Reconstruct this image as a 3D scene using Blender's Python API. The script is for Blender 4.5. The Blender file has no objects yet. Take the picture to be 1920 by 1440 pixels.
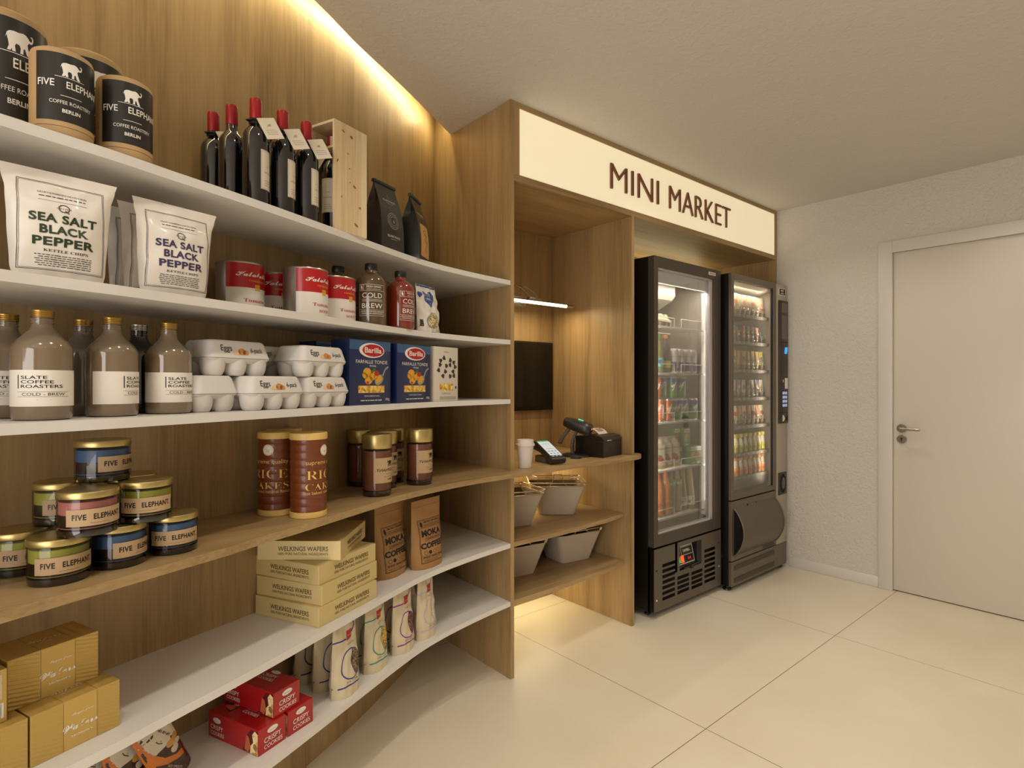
import bpy, bmesh, math, os, random
from mathutils import Vector, Matrix
from mathutils.geometry import tessellate_polygon
S = bpy.context.scene
COL = S.collection
PI = math.pi
R = math.radians
random.seed(7)

# ------------------------------------------------------------------ camera, world, light, exposure
cam = bpy.data.cameras.new('camera'); cam.sensor_width = 36; cam.lens = 20.0; cam.clip_start = .02
co = bpy.data.objects.new('camera', cam); COL.objects.link(co)
co.location = (-1.588, -1.866, 1.268); co.rotation_euler = (R(90), 0, R(-40.25)); S.camera = co
w = bpy.data.worlds.new('world'); S.world = w; w.use_nodes = True
w.node_tree.nodes['Background'].inputs[0].default_value = (1, .86, .68, 1)
w.node_tree.nodes['Background'].inputs[1].default_value = .05
vs = S.view_settings
vs.view_transform = 'Standard'; vs.look = 'None'; vs.gamma = 1; vs.use_curve_mapping = False; vs.exposure = 0.0
S.cycles.max_bounces = 10; S.cycles.transparent_max_bounces = 16; S.cycles.use_denoising = True
S.cycles.caustics_reflective = False; S.cycles.caustics_refractive = False; S.cycles.sample_clamp_indirect = 6

def area(name, loc, aim, sx, sy, energy, col, spread=PI):
    l = bpy.data.lights.new(name, 'AREA'); l.shape = 'RECTANGLE'; l.size = sx; l.size_y = sy; l.energy = energy; l.color = col; l.spread = spread
    o = bpy.data.objects.new(name, l); COL.objects.link(o); o.location = loc
    o.rotation_euler = (Vector(aim) - Vector(loc)).to_track_quat('-Z', 'Y').to_euler(); return o
def strip(name, p, q, down, energy, col, width=.02):
    p, q = Vector(p), Vector(q); X = (q - p).normalized(); Z = -Vector(down).normalized(); Y = Z.cross(X).normalized(); Z = X.cross(Y)
    l = bpy.data.lights.new(name, 'AREA'); l.shape = 'RECTANGLE'; l.size = (q - p).length; l.size_y = width; l.energy = energy; l.color = col
    o = bpy.data.objects.new(name, l); COL.objects.link(o)
    o.matrix_world = Matrix.Translation((p + q) / 2) @ Matrix((X, Y, Z)).transposed().to_4x4(); return o
def spot(loc, energy, size=125, blend=1.0, col=(1, .90, .75)):
    l = bpy.data.lights.new('assumed_downlight', 'SPOT'); l.energy = energy; l.spot_size = R(size); l.spot_blend = blend; l.color = col; l.shadow_soft_size = .035
    o = bpy.data.objects.new('assumed_downlight', l); COL.objects.link(o); o.location = loc; return o
FILLX = -3.27      # assumed tall opening in the unseen wall behind the viewer, carries an added fill light
WARM = (1, .85, .50)
for x, y, e in ((.88, -.42, 13), (1.88, -.45, 12), (1.92, -1.3, 13), (-.1, -.62, 17), (-1.0, -1.0, 18), (-1.75, -1.35, 20), (-.1, -1.75, 22), (.95, -1.9, 22), (-1.2, -2.4, 24), (1.2, -3.0, 22), (-.3, -3.1, 22)):
    spot((x, y, 2.465), e)  # assumed ceiling spots without fittings; those behind the viewer add fill
for x, y, e in ((.90, -.42, 13), (1.86, -.47, 13), (1.95, -1.3, 11), (.1, -.75, 8)):
    spot((x, y, 2.46), e, 58)  # assumed narrow spots without fittings, placed for the floor light pools
area('assumed_opening_fill', (FILLX, -2.0, 1.12), (0, -1.6, 1.1), 2.0, 2.1, 58, (1, .95, .90))  # added large area fill, standing in for light from the assumed opening

# ------------------------------------------------------------------ plan curves (metres)
FC = [(-2.6, -.96), (-2.2, -.84), (-1.9, -.73), (-1.627, -.612), (-1.47, -.553), (-1.37, -.508), (-1.246, -.455), (-1.136, -.405), (-.98, -.33), (-.81, -.246), (-.568, -.13), (-.4, -.072), (-.2, -.028), (-.017, 0)]
WC = [(-2.6, -.58), (-2.2, -.45), (-1.9, -.35), (-1.637, -.265), (-1.45, -.2), (-1.25, -.132), (-1.0, -.04), (-.84, .04), (-.633, .155), (-.45, .275), (-.324, .36), (-.15, .495), (-.0162, .603)]
CC = [(-2.6, -.74), (-1.64, -.42), (-1.25, -.265), (-.9, -.078), (-.695, .052), (-.5, .163), (-.3, .28), (-.096, .407), (-.017, .455)]
def smooth(P, n=6):
    out = []
    for i in range(len(P) - 1):
        p0 = P[max(i - 1, 0)]; p1 = P[i]; p2 = P[i + 1]; p3 = P[min(i + 2, len(P) - 1)]
        for k in range(n):
            t = k / n
            out.append(tuple(.5 * (2 * b + (c - a) * t + (2 * a - 5 * b + 4 * c - d) * t * t + (3 * b - a - 3 * c + d) * t ** 3) for a, b, c, d in zip(p0, p1, p2, p3)))
    return out + [P[-1]]
FCs, WCs, CCs = smooth(FC, 4), smooth(WC, 4), smooth(CC, 4)
for i in range(len(CCs) - 1):
    if i % 4 == 0 and i + 4 < len(CCs):
        a, b = CCs[i], CCs[i + 4]; L = math.hypot(b[0] - a[0], b[1] - a[1])
        n = Vector((-(b[1] - a[1]) / L, (b[0] - a[0]) / L, 0))
        off = n * .018
        strip('cove_light', Vector((a[0], a[1], 2.565)) + off, Vector((b[0], b[1], 2.565)) + off, n * .75 + Vector((0, 0, -.65)), 3.0 * L, WARM, .018)
strip('kiosk_back_light', (.04, .57, .862), (.80, .57, .862), (0, -.15, -1), 2.6, WARM)
strip('kiosk_low_light', (.04, .55, .300), (.80, .55, .300), (0, -.2, -1), 2.2, WARM)
strip('niche_back_light', (.86, .57, 1.985), (2.4, .57, 1.985), (0, -.25, 1), 1.8, WARM)
strip('bar_light', (.02, .38, 1.690), (.72, .38, 1.690), (0, 0, -1), 3.2, (1, .78, .45), .015)
strip('fridge_light', (1.03, .02, 1.83), (1.6, .02, 1.83), (0, .5, -1), 6, (1, .94, .88))
strip('fridge_side_light', (1.602, .05, .55), (1.602, .05, 1.8), (-.6, .8, 0), 1.6, (1, .95, .9))
strip('fridge_left_fill', (1.012, .03, .55), (1.012, .03, 1.8), (.5, 1, 0), 9, (1, .95, .9))  # added fill strip with no fitting, brightens the fridge interior
strip('vending_light', (1.74, -.03, 1.885), (2.2, -.03, 1.885), (0, .8, -1), 1.6, (1, .90, .76))
strip('vending_side_fill', (1.708, -.055, .62), (1.708, -.055, 1.88), (.45, 1, 0), 6, (1, .90, .76))  # unseen fill added behind the window frame to brighten the trays
strip('vending_far_fill', (2.206, -.055, .62), (2.206, -.055, 1.88), (-.45, 1, 0), 2.6, (1, .90, .76))  # second added fill on the far side, evens out the vending interior

# ------------------------------------------------------------------ materials
def lin(h):
    h = h.lstrip('#'); c = [int(h[i:i + 2], 16) / 255 for i in (0, 2, 4)]
    return tuple(v / 12.92 if v <= .04045 else ((v + .055) / 1.055) ** 2.4 for v in c) + (1,)
_M = {}
def M(name, hx, rough=.5, metal=0, coat=0, emit=0, spec=.5):
    if name in _M: return _M[name]
    m = bpy.data.materials.new(name); m.use_nodes = True; b = m.node_tree.nodes['Principled BSDF']
    b.inputs['Base Color'].default_value = lin(hx); b.inputs['Roughness'].default_value = rough; b.inputs['Metallic'].default_value = metal
    b.inputs['Coat Weight'].default_value = coat; b.inputs['Coat Roughness'].default_value = .05; b.inputs['Specular IOR Level'].default_value = spec
    if emit: b.inputs['Emission Color'].default_value = lin(hx); b.inputs['Emission Strength'].default_value = emit
    _M[name] = m; return m
def nodes(m):
    t = m.node_tree; return t.nodes, t.links, t.nodes['Principled BSDF']
def ramp(N, stops):
    r = N.new('ShaderNodeValToRGB'); e = r.color_ramp.elements
    while len(e) < len(stops): e.new(.5)
    for k, (p, h) in enumerate(stops): e[k].position = p; e[k].color = lin(h)
    return r
def wood(name, along, cols=('#8d724b', '#a68a5f', '#b2966b'), rough=.42, k=1.0):
    m = M(name, cols[1], rough); N, L, b = nodes(m)
    tc = N.new('ShaderNodeTexCoord'); mp = N.new('ShaderNodeMapping'); L.new(tc.outputs['Object'], mp.inputs[0])
    sc = [1.0, 1.0, 1.0]; sc[along] = .045; mp.inputs['Scale'].default_value = sc
    n1 = N.new('ShaderNodeTexNoise'); n1.inputs['Scale'].default_value = 13 * k; n1.inputs['Detail'].default_value = 3; n1.inputs['Distortion'].default_value = .6; L.new(mp.outputs[0], n1.inputs[0])
    n2 = N.new('ShaderNodeTexNoise'); n2.inputs['Scale'].default_value = 190 * k; n2.inputs['Detail'].default_value = 2; L.new(mp.outputs[0], n2.inputs[0])
    mp3 = N.new('ShaderNodeMapping'); s3 = [7.0, 7.0, 7.0]; s3[along] = .9; mp3.inputs['Scale'].default_value = s3; L.new(tc.outputs['Object'], mp3.inputs[0])
    n3 = N.new('ShaderNodeTexNoise'); n3.inputs['Scale'].default_value = 1; n3.inputs['Detail'].default_value = 1; L.new(mp3.outputs[0], n3.inputs[0])
    wv = N.new('ShaderNodeMath'); wv.operation = 'MULTIPLY'; wv.inputs[1].default_value = 26; L.new(n3.outputs[0], wv.inputs[0])
    sn = N.new('ShaderNodeMath'); sn.operation = 'SINE'; L.new(wv.outputs[0], sn.inputs[0])
    a1 = N.new('ShaderNodeMath'); a1.operation = 'MULTIPLY_ADD'; a1.inputs[1].default_value = .035; L.new(sn.outputs[0], a1.inputs[0]); L.new(n1.outputs[0], a1.inputs[2])
    a2 = N.new('ShaderNodeMath'); a2.operation = 'MULTIPLY_ADD'; a2.inputs[1].default_value = .45; L.new(n2.outputs[0], a2.inputs[0]); L.new(a1.outputs[0], a2.inputs[2])
    n4 = N.new('ShaderNodeTexNoise'); n4.inputs['Scale'].default_value = 75 * k; n4.inputs['Detail'].default_value = 4; n4.inputs['Roughness'].default_value = .65; n4.inputs['Distortion'].default_value = .3; L.new(mp.outputs[0], n4.inputs[0])
    a3 = N.new('ShaderNodeMath'); a3.operation = 'MULTIPLY_ADD'; a3.inputs[1].default_value = .62; L.new(n4.outputs[0], a3.inputs[0]); L.new(a2.outputs[0], a3.inputs[2])
    r = ramp(N, [(.0, cols[0]), (.5, cols[1]), (1, cols[2])]); rg = N.new('ShaderNodeMapRange'); rg.inputs[1].default_value = .74; rg.inputs[2].default_value = 1.30; L.new(a3.outputs[0], rg.inputs[0]); L.new(rg.outputs[0], r.inputs[0]); L.new(r.outputs[0], b.inputs['Base Color'])
    bp = N.new('ShaderNodeBump'); bp.inputs['Strength'].default_value = .12; bp.inputs['Distance'].default_value = .002; L.new(n2.outputs[0], bp.inputs['Height']); L.new(bp.outputs[0], b.inputs['Normal'])
    return m
OAK = wood('oak_upright', 2); OAKX = wood('oak_level', 0)
PINE = wood('pale_pine', 2, ('#cbb083', '#dcc59c', '#e6d3ae'), .6)
def plaster(name, hx, scale, strength, dist=.004):
    m = M(name, hx, .75); N, L, b = nodes(m); tc = N.new('ShaderNodeTexCoord')
    n = N.new('ShaderNodeTexNoise'); n.inputs['Scale'].default_value = scale; n.inputs['Detail'].default_value = 4; n.inputs['Distortion'].default_value = .8; L.new(tc.outputs['Object'], n.inputs[0])
    bp = N.new('ShaderNodeBump'); bp.inputs['Strength'].default_value = strength; bp.inputs['Distance'].default_value = dist; L.new(n.outputs[0], bp.inputs['Height']); L.new(bp.outputs[0], b.inputs['Normal']); return m
PLAS = plaster('wall_plaster', '#d6d0c8', 58, .9, .007); CEIL = plaster('ceiling_plaster', '#d3cec7', 40, .7)
def floor_mat():
    m = M('floor_tile', '#d8c8a8', .36); N, L, b = nodes(m); tc = N.new('ShaderNodeTexCoord'); sp = N.new('ShaderNodeSeparateXYZ'); L.new(tc.outputs['Object'], sp.inputs[0])
    def line(out, off):
        a = N.new('ShaderNodeMath'); a.operation = 'MULTIPLY_ADD'; a.inputs[1].default_value = 1 / 1.2; a.inputs[2].default_value = .5 - off / 1.2 + 10; L.new(out, a.inputs[0])
        f = N.new('ShaderNodeMath'); f.operation = 'FRACT'; L.new(a.outputs[0], f.inputs[0])
        s = N.new('ShaderNodeMath'); s.operation = 'SUBTRACT'; s.inputs[1].default_value = .5; L.new(f.outputs[0], s.inputs[0])
        q = N.new('ShaderNodeMath'); q.operation = 'ABSOLUTE'; L.new(s.outputs[0], q.inputs[0])
        c = N.new('ShaderNodeMath'); c.operation = 'LESS_THAN'; c.inputs[1].default_value = .0011; L.new(q.outputs[0], c.inputs[0]); return c.outputs[0]
    mx = N.new('ShaderNodeMath'); mx.operation = 'MAXIMUM'; L.new(line(sp.outputs[0], .307), mx.inputs[0]); L.new(line(sp.outputs[1], -.730), mx.inputs[1])
    n = N.new('ShaderNodeTexNoise'); n.inputs['Scale'].default_value = 2.2; n.inputs['Detail'].default_value = 5; L.new(tc.outputs['Object'], n.inputs[0])
    r = ramp(N, [(.3, '#dbd0b9'), (.7, '#e2d9c5')]); L.new(n.outputs[0], r.inputs[0])
    x = N.new('ShaderNodeMix'); x.data_type = 'RGBA'; L.new(mx.outputs[0], x.inputs[0]); L.new(r.outputs[0], x.inputs[6]); x.inputs[7].default_value = lin('#6f5e44'); L.new(x.outputs[2], b.inputs['Base Color']); return m
FLOOR = floor_mat()
def glass(name, tint='#ffffff', base=.05):
    m = bpy.data.materials.new(name); m.use_nodes = True; N = m.node_tree.nodes; L = m.node_tree.links; N.clear()
    o = N.new('ShaderNodeOutputMaterial'); t = N.new('ShaderNodeBsdfTransparent'); t.inputs[0].default_value = lin(tint); g = N.new('ShaderNodeBsdfGlossy'); g.inputs['Roughness'].default_value = .02
    lw = N.new('ShaderNodeLayerWeight'); lw.inputs[0].default_value = .25; a = N.new('ShaderNodeMath'); a.operation = 'MULTIPLY_ADD'; a.inputs[1].default_value = .55; a.inputs[2].default_value = base; L.new(lw.outputs['Fresnel'], a.inputs[0])
    x = N.new('ShaderNodeMixShader'); L.new(a.outputs[0], x.inputs[0]); L.new(t.outputs[0], x.inputs[1]); L.new(g.outputs[0], x.inputs[2]); L.new(x.outputs[0], o.inputs[0]); _M[name] = m; return m
GLASS = glass('clear_glass', '#f4f4f0', .03); JARG = glass('jar_glass', '#ece8e2', .03); HAZE = glass('shop_glass', '#ecebe6', .05)
def speckle(name, cols, scale, rough=.6):
    m = M(name, cols[1], rough); N, L, b = nodes(m); tc = N.new('ShaderNodeTexCoord'); v = N.new('ShaderNodeTexVoronoi'); v.inputs['Scale'].default_value = scale; L.new(tc.outputs['Object'], v.inputs[0])
    s = N.new('ShaderNodeSeparateColor'); L.new(v.outputs['Color'], s.inputs[0]); r = ramp(N, [(.1, cols[0]), (.5, cols[1]), (.9, cols[2])]); L.new(s.outputs[0], r.inputs[0]); L.new(r.outputs[0], b.inputs['Base Color']); return m
def ridged(name, hx, scale):
    m = M(name, hx, .38, .35); N, L, b = nodes(m); tc = N.new('ShaderNodeTexCoord'); mp = N.new('ShaderNodeMapping'); mp.inputs['Rotation'].default_value = (0, R(-14), 0); L.new(tc.outputs['Object'], mp.inputs[0])
    wv = N.new('ShaderNodeTexWave'); wv.bands_direction = 'Z'; wv.inputs['Scale'].default_value = scale; wv.inputs['Distortion'].default_value = .6; L.new(mp.outputs[0], wv.inputs[0])
    bp = N.new('ShaderNodeBump'); bp.inputs['Strength'].default_value = .6; bp.inputs['Distance'].default_value = .002; L.new(wv.outputs[0], bp.inputs['Height']); L.new(bp.outputs[0], b.inputs['Normal']); return m
WHITE = M('shelf_white', '#dcd8d2', .35); KRAFT = M('kraft', '#b39468', .65); BLACKP = M('black_label', '#23201e', .35); INKW = M('ink_white', '#e8e2d8', .5); INKB = M('ink_black', '#15120f', .5)
GOLD = M('gold_metal', '#c6b276', .34, .9); AMBERCAP = M('bronze_cap', '#a98542', .3, .9); PAPER = M('paper', '#e6dfd4', .55); STEEL = M('steel', '#b9b2a8', .25, 1); CHROME = M('chrome', '#dcd8d2', .12, 1)
BLACKPL = M('black_plastic', '#1f1a16', .35); DARKMET = M('dark_metal', '#1a1613', .4, .3); GREYMET = M('grey_metal', '#6a6058', .38, .5)

# ------------------------------------------------------------------ mesh builder
_F = {}
def font(n):
    if n not in _F:
        f = None
        try:
            p = os.path.join(bpy.utils.system_resource('DATAFILES'), 'fonts', 'NotoSansMath-Regular.woff2')
            if n in ('script', 'serif'): f = bpy.data.fonts.load(p, check_existing=True)
        except Exception: f = None
        _F[n] = f
    return _F[n]
def conv(s, up, lo):
    return ''.join(chr(up + ord(c) - 65) if 'A' <= c <= 'Z' else chr(lo + ord(c) - 97) if 'a' <= c <= 'z' else c for c in s)
_T = {}
def glyphs(s, fn='sans', bold=0, space=1.0):
    k = (s, fn, bold, space)
    if k in _T: return _T[k]
    c = bpy.data.curves.new('g', 'FONT'); f = font(fn); t = s
    if f:
        c.font = f; t = conv(s, 0x1D4D0, 0x1D4EA) if fn == 'script' else conv(s, 0x1D400, 0x1D41A)
    c.body = t; c.size = 1; c.resolution_u = 3; c.offset = bold; c.space_character = space; c.fill_mode = 'FRONT'
    o = bpy.data.objects.new('g', c); COL.objects.link(o); dg = bpy.context.evaluated_depsgraph_get(); dg.update(); e = o.evaluated_get(dg); me = e.to_mesh()
    bm = bmesh.new(); bm.from_mesh(me); bmesh.ops.remove_doubles(bm, verts=bm.verts, dist=1e-4); bmesh.ops.triangulate(bm, faces=bm.faces)
    V = [(v.co.x, v.co.y) for v in bm.verts]; Fs = [tuple(v.index for v in fc.verts) for fc in bm.faces]; bm.free(); e.to_mesh_clear(); bpy.data.objects.remove(o); bpy.data.curves.remove(c)
    if not V: V = [(0, 0), (1, 0), (0, 1)]; Fs = [(0, 1, 2)]
    x0 = min(v[0] for v in V); x1 = max(v[0] for v in V); y0 = min(v[1] for v in V); y1 = max(v[1] for v in V)
    V = [(v[0] - (x0 + x1) / 2, v[1]) for v in V]; _T[k] = (V, Fs, x1 - x0, y0, y1); return _T[k]
def cutgrid(V, Fs, du, dv):
    if not du and not dv: return V, Fs
    bm = bmesh.new(); vv = [bm.verts.new((x, y, 0)) for x, y in V]
    for f in Fs:
        try: bm.faces.new([vv[i] for i in f])
        except Exception: pass
    for ax, st in ((0, du), (1, dv)):
        if not st: continue
        a = min(v.co[ax] for v in bm.verts); b = max(v.co[ax] for v in bm.verts); k = math.floor(a / st) + 1
        while k * st < b - 1e-6:
            pc = [0, 0, 0]; pc[ax] = k * st; no = [0, 0, 0]; no[ax] = 1
            bmesh.ops.bisect_plane(bm, geom=bm.verts[:] + bm.edges[:] + bm.faces[:], plane_co=pc, plane_no=no, dist=1e-7); k += 1
    bm.verts.index_update(); V = [(v.co.x, v.co.y) for v in bm.verts]; Fs = [tuple(v.index for v in f.verts) for f in bm.faces]; bm.free(); return V, Fs
class MB:
    def __init__(s): s.v = []; s.f = []; s.mi = []; s.mats = []
    def add(s, V, Fs, mat, X=None):
        if mat not in s.mats: s.mats.append(mat)
        i = s.mats.index(mat); n = len(s.v)
        s.v += [tuple(X @ Vector(p)) if X else tuple(p) for p in V]; s.f += [tuple(k + n for k in f) for f in Fs]; s.mi += [i] * len(Fs); return s
    def bm(s, b, mat, X=None):
        b.verts.index_update(); s.add([v.co[:] for v in b.verts], [tuple(v.index for v in f.verts) for f in b.faces], mat, X); b.free(); return s
    def box(s, x0, x1, y0, y1, z0, z1, mat, bev=0, X=None, seg=2):
        b = bmesh.new(); bmesh.ops.create_cube(b, size=1)
        for v in b.verts: v.co = Vector(((x0 + x1) / 2 + v.co.x * (x1 - x0), (y0 + y1) / 2 + v.co.y * (y1 - y0), (z0 + z1) / 2 + v.co.z * (z1 - z0)))
        if bev: bmesh.ops.bevel(b, geom=b.edges[:], offset=bev, segments=seg, affect='EDGES', profile=.5)
        return s.bm(b, mat, X)
    def lathe(s, prof, mat, n=36, cx=0, cy=0, X=None, a0=0, a1=2 * PI):
        V = []; Fs = []; full = abs(a1 - a0 - 2 * PI) < 1e-6; m = n if full else n + 1
        for r, z in prof:
            for k in range(m): a = a0 + (a1 - a0) * k / n; V.append((cx + r * math.sin(a), cy - r * math.cos(a), z))
        for j in range(len(prof) - 1):
            for k in range(n):
                q = (k + 1) % m; f = [j * m + k, j * m + q, (j + 1) * m + q, (j + 1) * m + k]
                Fs.append(tuple(f))
        return s.add(V, Fs, mat, X)
    def prism(s, P, z0, z1, mat, X=None):
        n = len(P); V = [(x, y, z0) for x, y in P] + [(x, y, z1) for x, y in P]; Fs = [(i, (i + 1) % n, n + (i + 1) % n, n + i) for i in range(n)]
        for t in tessellate_polygon([[Vector((x, y, 0)) for x, y in P]]): Fs += [tuple(t), tuple(n + i for i in t)]
        return s.add(V, Fs, mat, X)
    def tube(s, P, r, mat, n=8, closed=False, X=None):
        P = [Vector(p) for p in P]; V = []; Fs = []; m = len(P); up = None
        for i, p in enumerate(P):
            d = (P[(i + 1) % m] - P[i - 1]) if closed else (P[min(i + 1, m - 1)] - P[max(i - 1, 0)])
            d.normalize()
            if up is None: up = d.orthogonal().normalized()
            up = (up - d * up.dot(d)); up = up.normalized() if up.length > 1e-6 else d.orthogonal().normalized(); q = d.cross(up)
            V += [p + r * (up * math.cos(2 * PI * k / n) + q * math.sin(2 * PI * k / n)) for k in range(n)]
        for i in range(m if closed else m - 1):
            j = (i + 1) % m; Fs += [(i * n + k, i * n + (k + 1) % n, j * n + (k + 1) % n, j * n + k) for k in range(n)]
        if not closed: Fs += [tuple(range(n)), tuple(range((m - 1) * n, m * n))]
        return s.add(V, Fs, mat, X)
    def loft(s, rings, mat, caps=True, X=None, close=True):
        n = len(rings[0]); V = [p for r in rings for p in r]; Fs = []
        for j in range(len(rings) - 1):
            for k in range(n if close else n - 1): q = (k + 1) % n; Fs.append((j * n + k, j * n + q, (j + 1) * n + q, (j + 1) * n + k))
        if caps: Fs += [tuple(range(n)), tuple(range((len(rings) - 1) * n, len(rings) * n))]
        return s.add(V, Fs, mat, X)
    # printed matter: 2-D shapes laid on a surface by a mapper f(u, v, lift)
    def ink(s, V, Fs, mp, mat, du=0, dv=0, L=1):
        V, Fs = cutgrid(V, Fs, du, dv); return s.add([mp(x, y, L * .0003) for x, y in V], Fs, mat)
    def text(s, t, cx, cy, h, mp, mat, w=0, fn='sans', bold=0, du=0, dv=0, L=2, rot=0, space=1.0, mirror=False):
        V, Fs, W, y0, y1 = glyphs(t, fn, bold, space); cap = {'sans': .69, 'serif': .7, 'script': .72}[fn] + bold * 2; k = h / cap; kx = w / W if w else k
        c, sn = math.cos(rot), math.sin(rot); m = -1 if mirror else 1; P = []
        for x, y in V: a, b = x * kx * m, (y + bold) * k; P.append((cx + a * c - b * sn, cy + a * sn + b * c))
        return s.ink(P, Fs, mp, mat, du, dv, L)
    def poly(s, P, mp, mat, du=0, dv=0, L=1):
        Fs = [tuple(t) for t in tessellate_polygon([[Vector((x, y, 0)) for x, y in P]])]; return s.ink(P, Fs, mp, mat, du, dv, L)
    def rect(s, x0, y0, x1, y1, mp, mat, du=0, dv=0, L=1): return s.ink([(x0, y0), (x1, y0), (x1, y1), (x0, y1)], [(0, 1, 2, 3)], mp, mat, du, dv, L)
    def oval(s, cx, cy, rx, ry, mp, mat, du=0, dv=0, L=1, n=28, rot=0):
        c, q = math.cos(rot), math.sin(rot); return s.poly([(cx + rx * math.cos(a) * c - ry * math.sin(a) * q, cy + rx * math.cos(a) * q + ry * math.sin(a) * c) for a in (2 * PI * k / n for k in range(n))], mp, mat, du, dv, L)
    def stroke(s, P, w, mp, mat, closed=False, du=0, dv=0, L=1):
        n = len(P); V = []
        for i in range(n):
            a = P[i - 1] if (closed or i) else P[i]; b = P[(i + 1) % n] if (closed or i < n - 1) else P[i]
            dx, dy = b[0] - a[0], b[1] - a[1]; l = math.hypot(dx, dy) or 1; nx, ny = -dy / l * w / 2, dx / l * w / 2
            V += [(P[i][0] + nx, P[i][1] + ny), (P[i][0] - nx, P[i][1] - ny)]
        Fs = [(2 * i, 2 * i + 1, 2 * ((i + 1) % n) + 1, 2 * ((i + 1) % n)) for i in range(n if closed else n - 1)]
        return s.ink(V, Fs, mp, mat, du, dv, L)
    def frame(s, x0, y0, x1, y1, w, mp, mat, du=0, dv=0, L=1):
        for a in ((x0, y0, x1, y0 + w), (x0, y1 - w, x1, y1), (x0, y0, x0 + w, y1), (x1 - w, y0, x1, y1)): s.rect(*a, mp, mat, du, dv, L)
        return s
    def lines(s, x0, x1, ys, h, mp, mat, du=0, L=2, jag=.0):   # rows of small print: words of uneven length
        for y in ys:
            x = x0 + random.uniform(0, jag)
            while x < x1 - h:
                e = min(x + random.uniform(1.5, 5) * h, x1); s.rect(x, y, e, y + h * .62, mp, mat, du, 0, L); x = e + h * .7
        return s
def cyl(r, a=0): return lambda u, v, l: Vector(((r + l) * math.sin(u / r + a), -(r + l) * math.cos(u / r + a), v))
def flat(o, X, Z):
    o, X, Z = Vector(o), Vector(X), Vector(Z); n = X.cross(Z).normalized(); return lambda u, v, l: o + X * u + Z * v + n * l
def build(name, mb, parent=None, label=None, ang=35, smooth=True):
    me = bpy.data.meshes.new(name); me.from_pydata([tuple(v) for v in mb.v], [], mb.f)
    for m in mb.mats: me.materials.append(m)
    me.polygons.foreach_set('material_index', mb.mi); me.update()
    if smooth:
        me.polygons.foreach_set('use_smooth', [True] * len(me.polygons)); me.set_sharp_from_angle(angle=R(ang))
    o = bpy.data.objects.new(name, me); COL.objects.link(o)
    if parent: o.parent = parent
    if label: o['label'] = label
    return o
def recalc(o):
    b = bmesh.new(); b.from_mesh(o.data); bmesh.ops.recalc_face_normals(b, faces=b.faces); b.to_mesh(o.data); b.free(); return o
def tag(o, label, cat, group=None):
    o['label'] = label; o['category'] = cat
    if group: o['group'] = group
    return o
def thing(name, label, cat, loc=(0, 0, 0), rz=0, group=None):
    o = bpy.data.objects.new(name, None); COL.objects.link(o); o.empty_display_size = .05; o.location = loc; o.rotation_euler = (0, 0, rz); return tag(o, label, cat, group)
def struct(name, mb, **k):
    o = build(name, mb, **k); o['kind'] = 'structure'; return o
def copies(root, spots, group=None):
    """spots: (x, y, z, rz, label); the first moves root itself"""
    kids = [(c, list(c.children)) for c in list(root.children)]; out = []
    for i, (x, y, z, rz, lab) in enumerate(spots):
        r = root
        if i:
            r = root.copy(); COL.objects.link(r)
            for c, sub in kids:
                d = c.copy(); COL.objects.link(d); d.parent = r
                for g in sub: e = g.copy(); COL.objects.link(e); e.parent = d
        r.location = (x, y, z); r.rotation_euler = (0, 0, rz); r['label'] = lab
        if group: r['group'] = group
        out.append(r)
    return out
CAMX, CAMY = co.location[0], co.location[1]
def face(x, y, deg): return math.atan2(CAMY - y, CAMX - x) + R(deg) + PI / 2     # turn a pack so that its front looks deg to the right of the viewer
def tang(x):
    for a, b in zip(FC, FC[1:]):
        if a[0] <= x <= b[0]: return math.atan2(b[1] - a[1], b[0] - a[0])
    return 0

# ------------------------------------------------------------------ room shell
RX, FY, LX, BY, CZ = 2.454, -4.0, -3.3, .62, 2.49
m = MB(); m.box(LX, RX + .1, FY, .75, -.1, 0, FLOOR); struct('floor', m, smooth=False)
m = MB(); m.prism([(LX, FY), (RX, FY), (RX, .62), (.002, .62), (.002, .4555)] + CCs[::-1] + [(LX, -.94)], CZ, CZ + .012, CEIL)
m.box(LX, RX, FY, .9, 2.66, 2.70, CEIL); o = struct('ceiling', m, smooth=False); recalc(o)
m = MB(); m.loft([[(x, y, z) for x, y in [(LX, -.8)] + WCs] + [(x, y + .06, z) for x, y in (WCs[::-1] + [(LX, -.8)])] for z in (0, 2.66)], OAK); o = struct('wall_left', m); recalc(o)
m = MB()
for y0, y1, z0, z1 in ((FY, -1.685, 0, 2.7), (-.709, .75, 0, 2.7), (-1.685, -.709, 2.074, 2.7)): m.box(RX, RX + .1, y0, y1, z0, z1, PLAS)
struct('wall_right', m, smooth=False)
m = MB(); m.box(LX, RX, FY - .1, FY, 0, 2.7, PLAS); struct('wall_front', m, smooth=False)
m = MB()
for y0, y1, z0, z1 in ((FY, -3.0, 0, 2.7), (-1.0, -.7, 0, 2.7), (-3.0, -1.0, 2.18, 2.7)): m.box(LX - .1, LX, y0, y1, z0, z1, PLAS)  # gap left for the assumed opening and its added fill light
struct('wall_far', m, smooth=False)
m = MB(); m.box(0, RX, .625, .7, 0, 2.7, PLAS); struct('wall_back', m, smooth=False)
TRIM = M('trim_white', '#dad5ce', .4); DOORW = M('door_white', '#dad3c8', .38)
m = MB(); m.box(RX - .012, RX, -.635, -.09, 0, .068, TRIM, .003); m.box(RX - .012, RX, FY, -1.765, 0, .068, TRIM, .003); struct('baseboard_right', m)
m = MB()
m.box(RX - .014, RX + .004, -.712, -.635, 0, 2.144, TRIM, .003); m.box(RX - .014, RX + .004, -1.765, -1.682, 0, 2.144, TRIM, .003); m.box(RX - .0145, RX + .004, -1.682, -.712, 2.072, 2.144, TRIM, .003)
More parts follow.
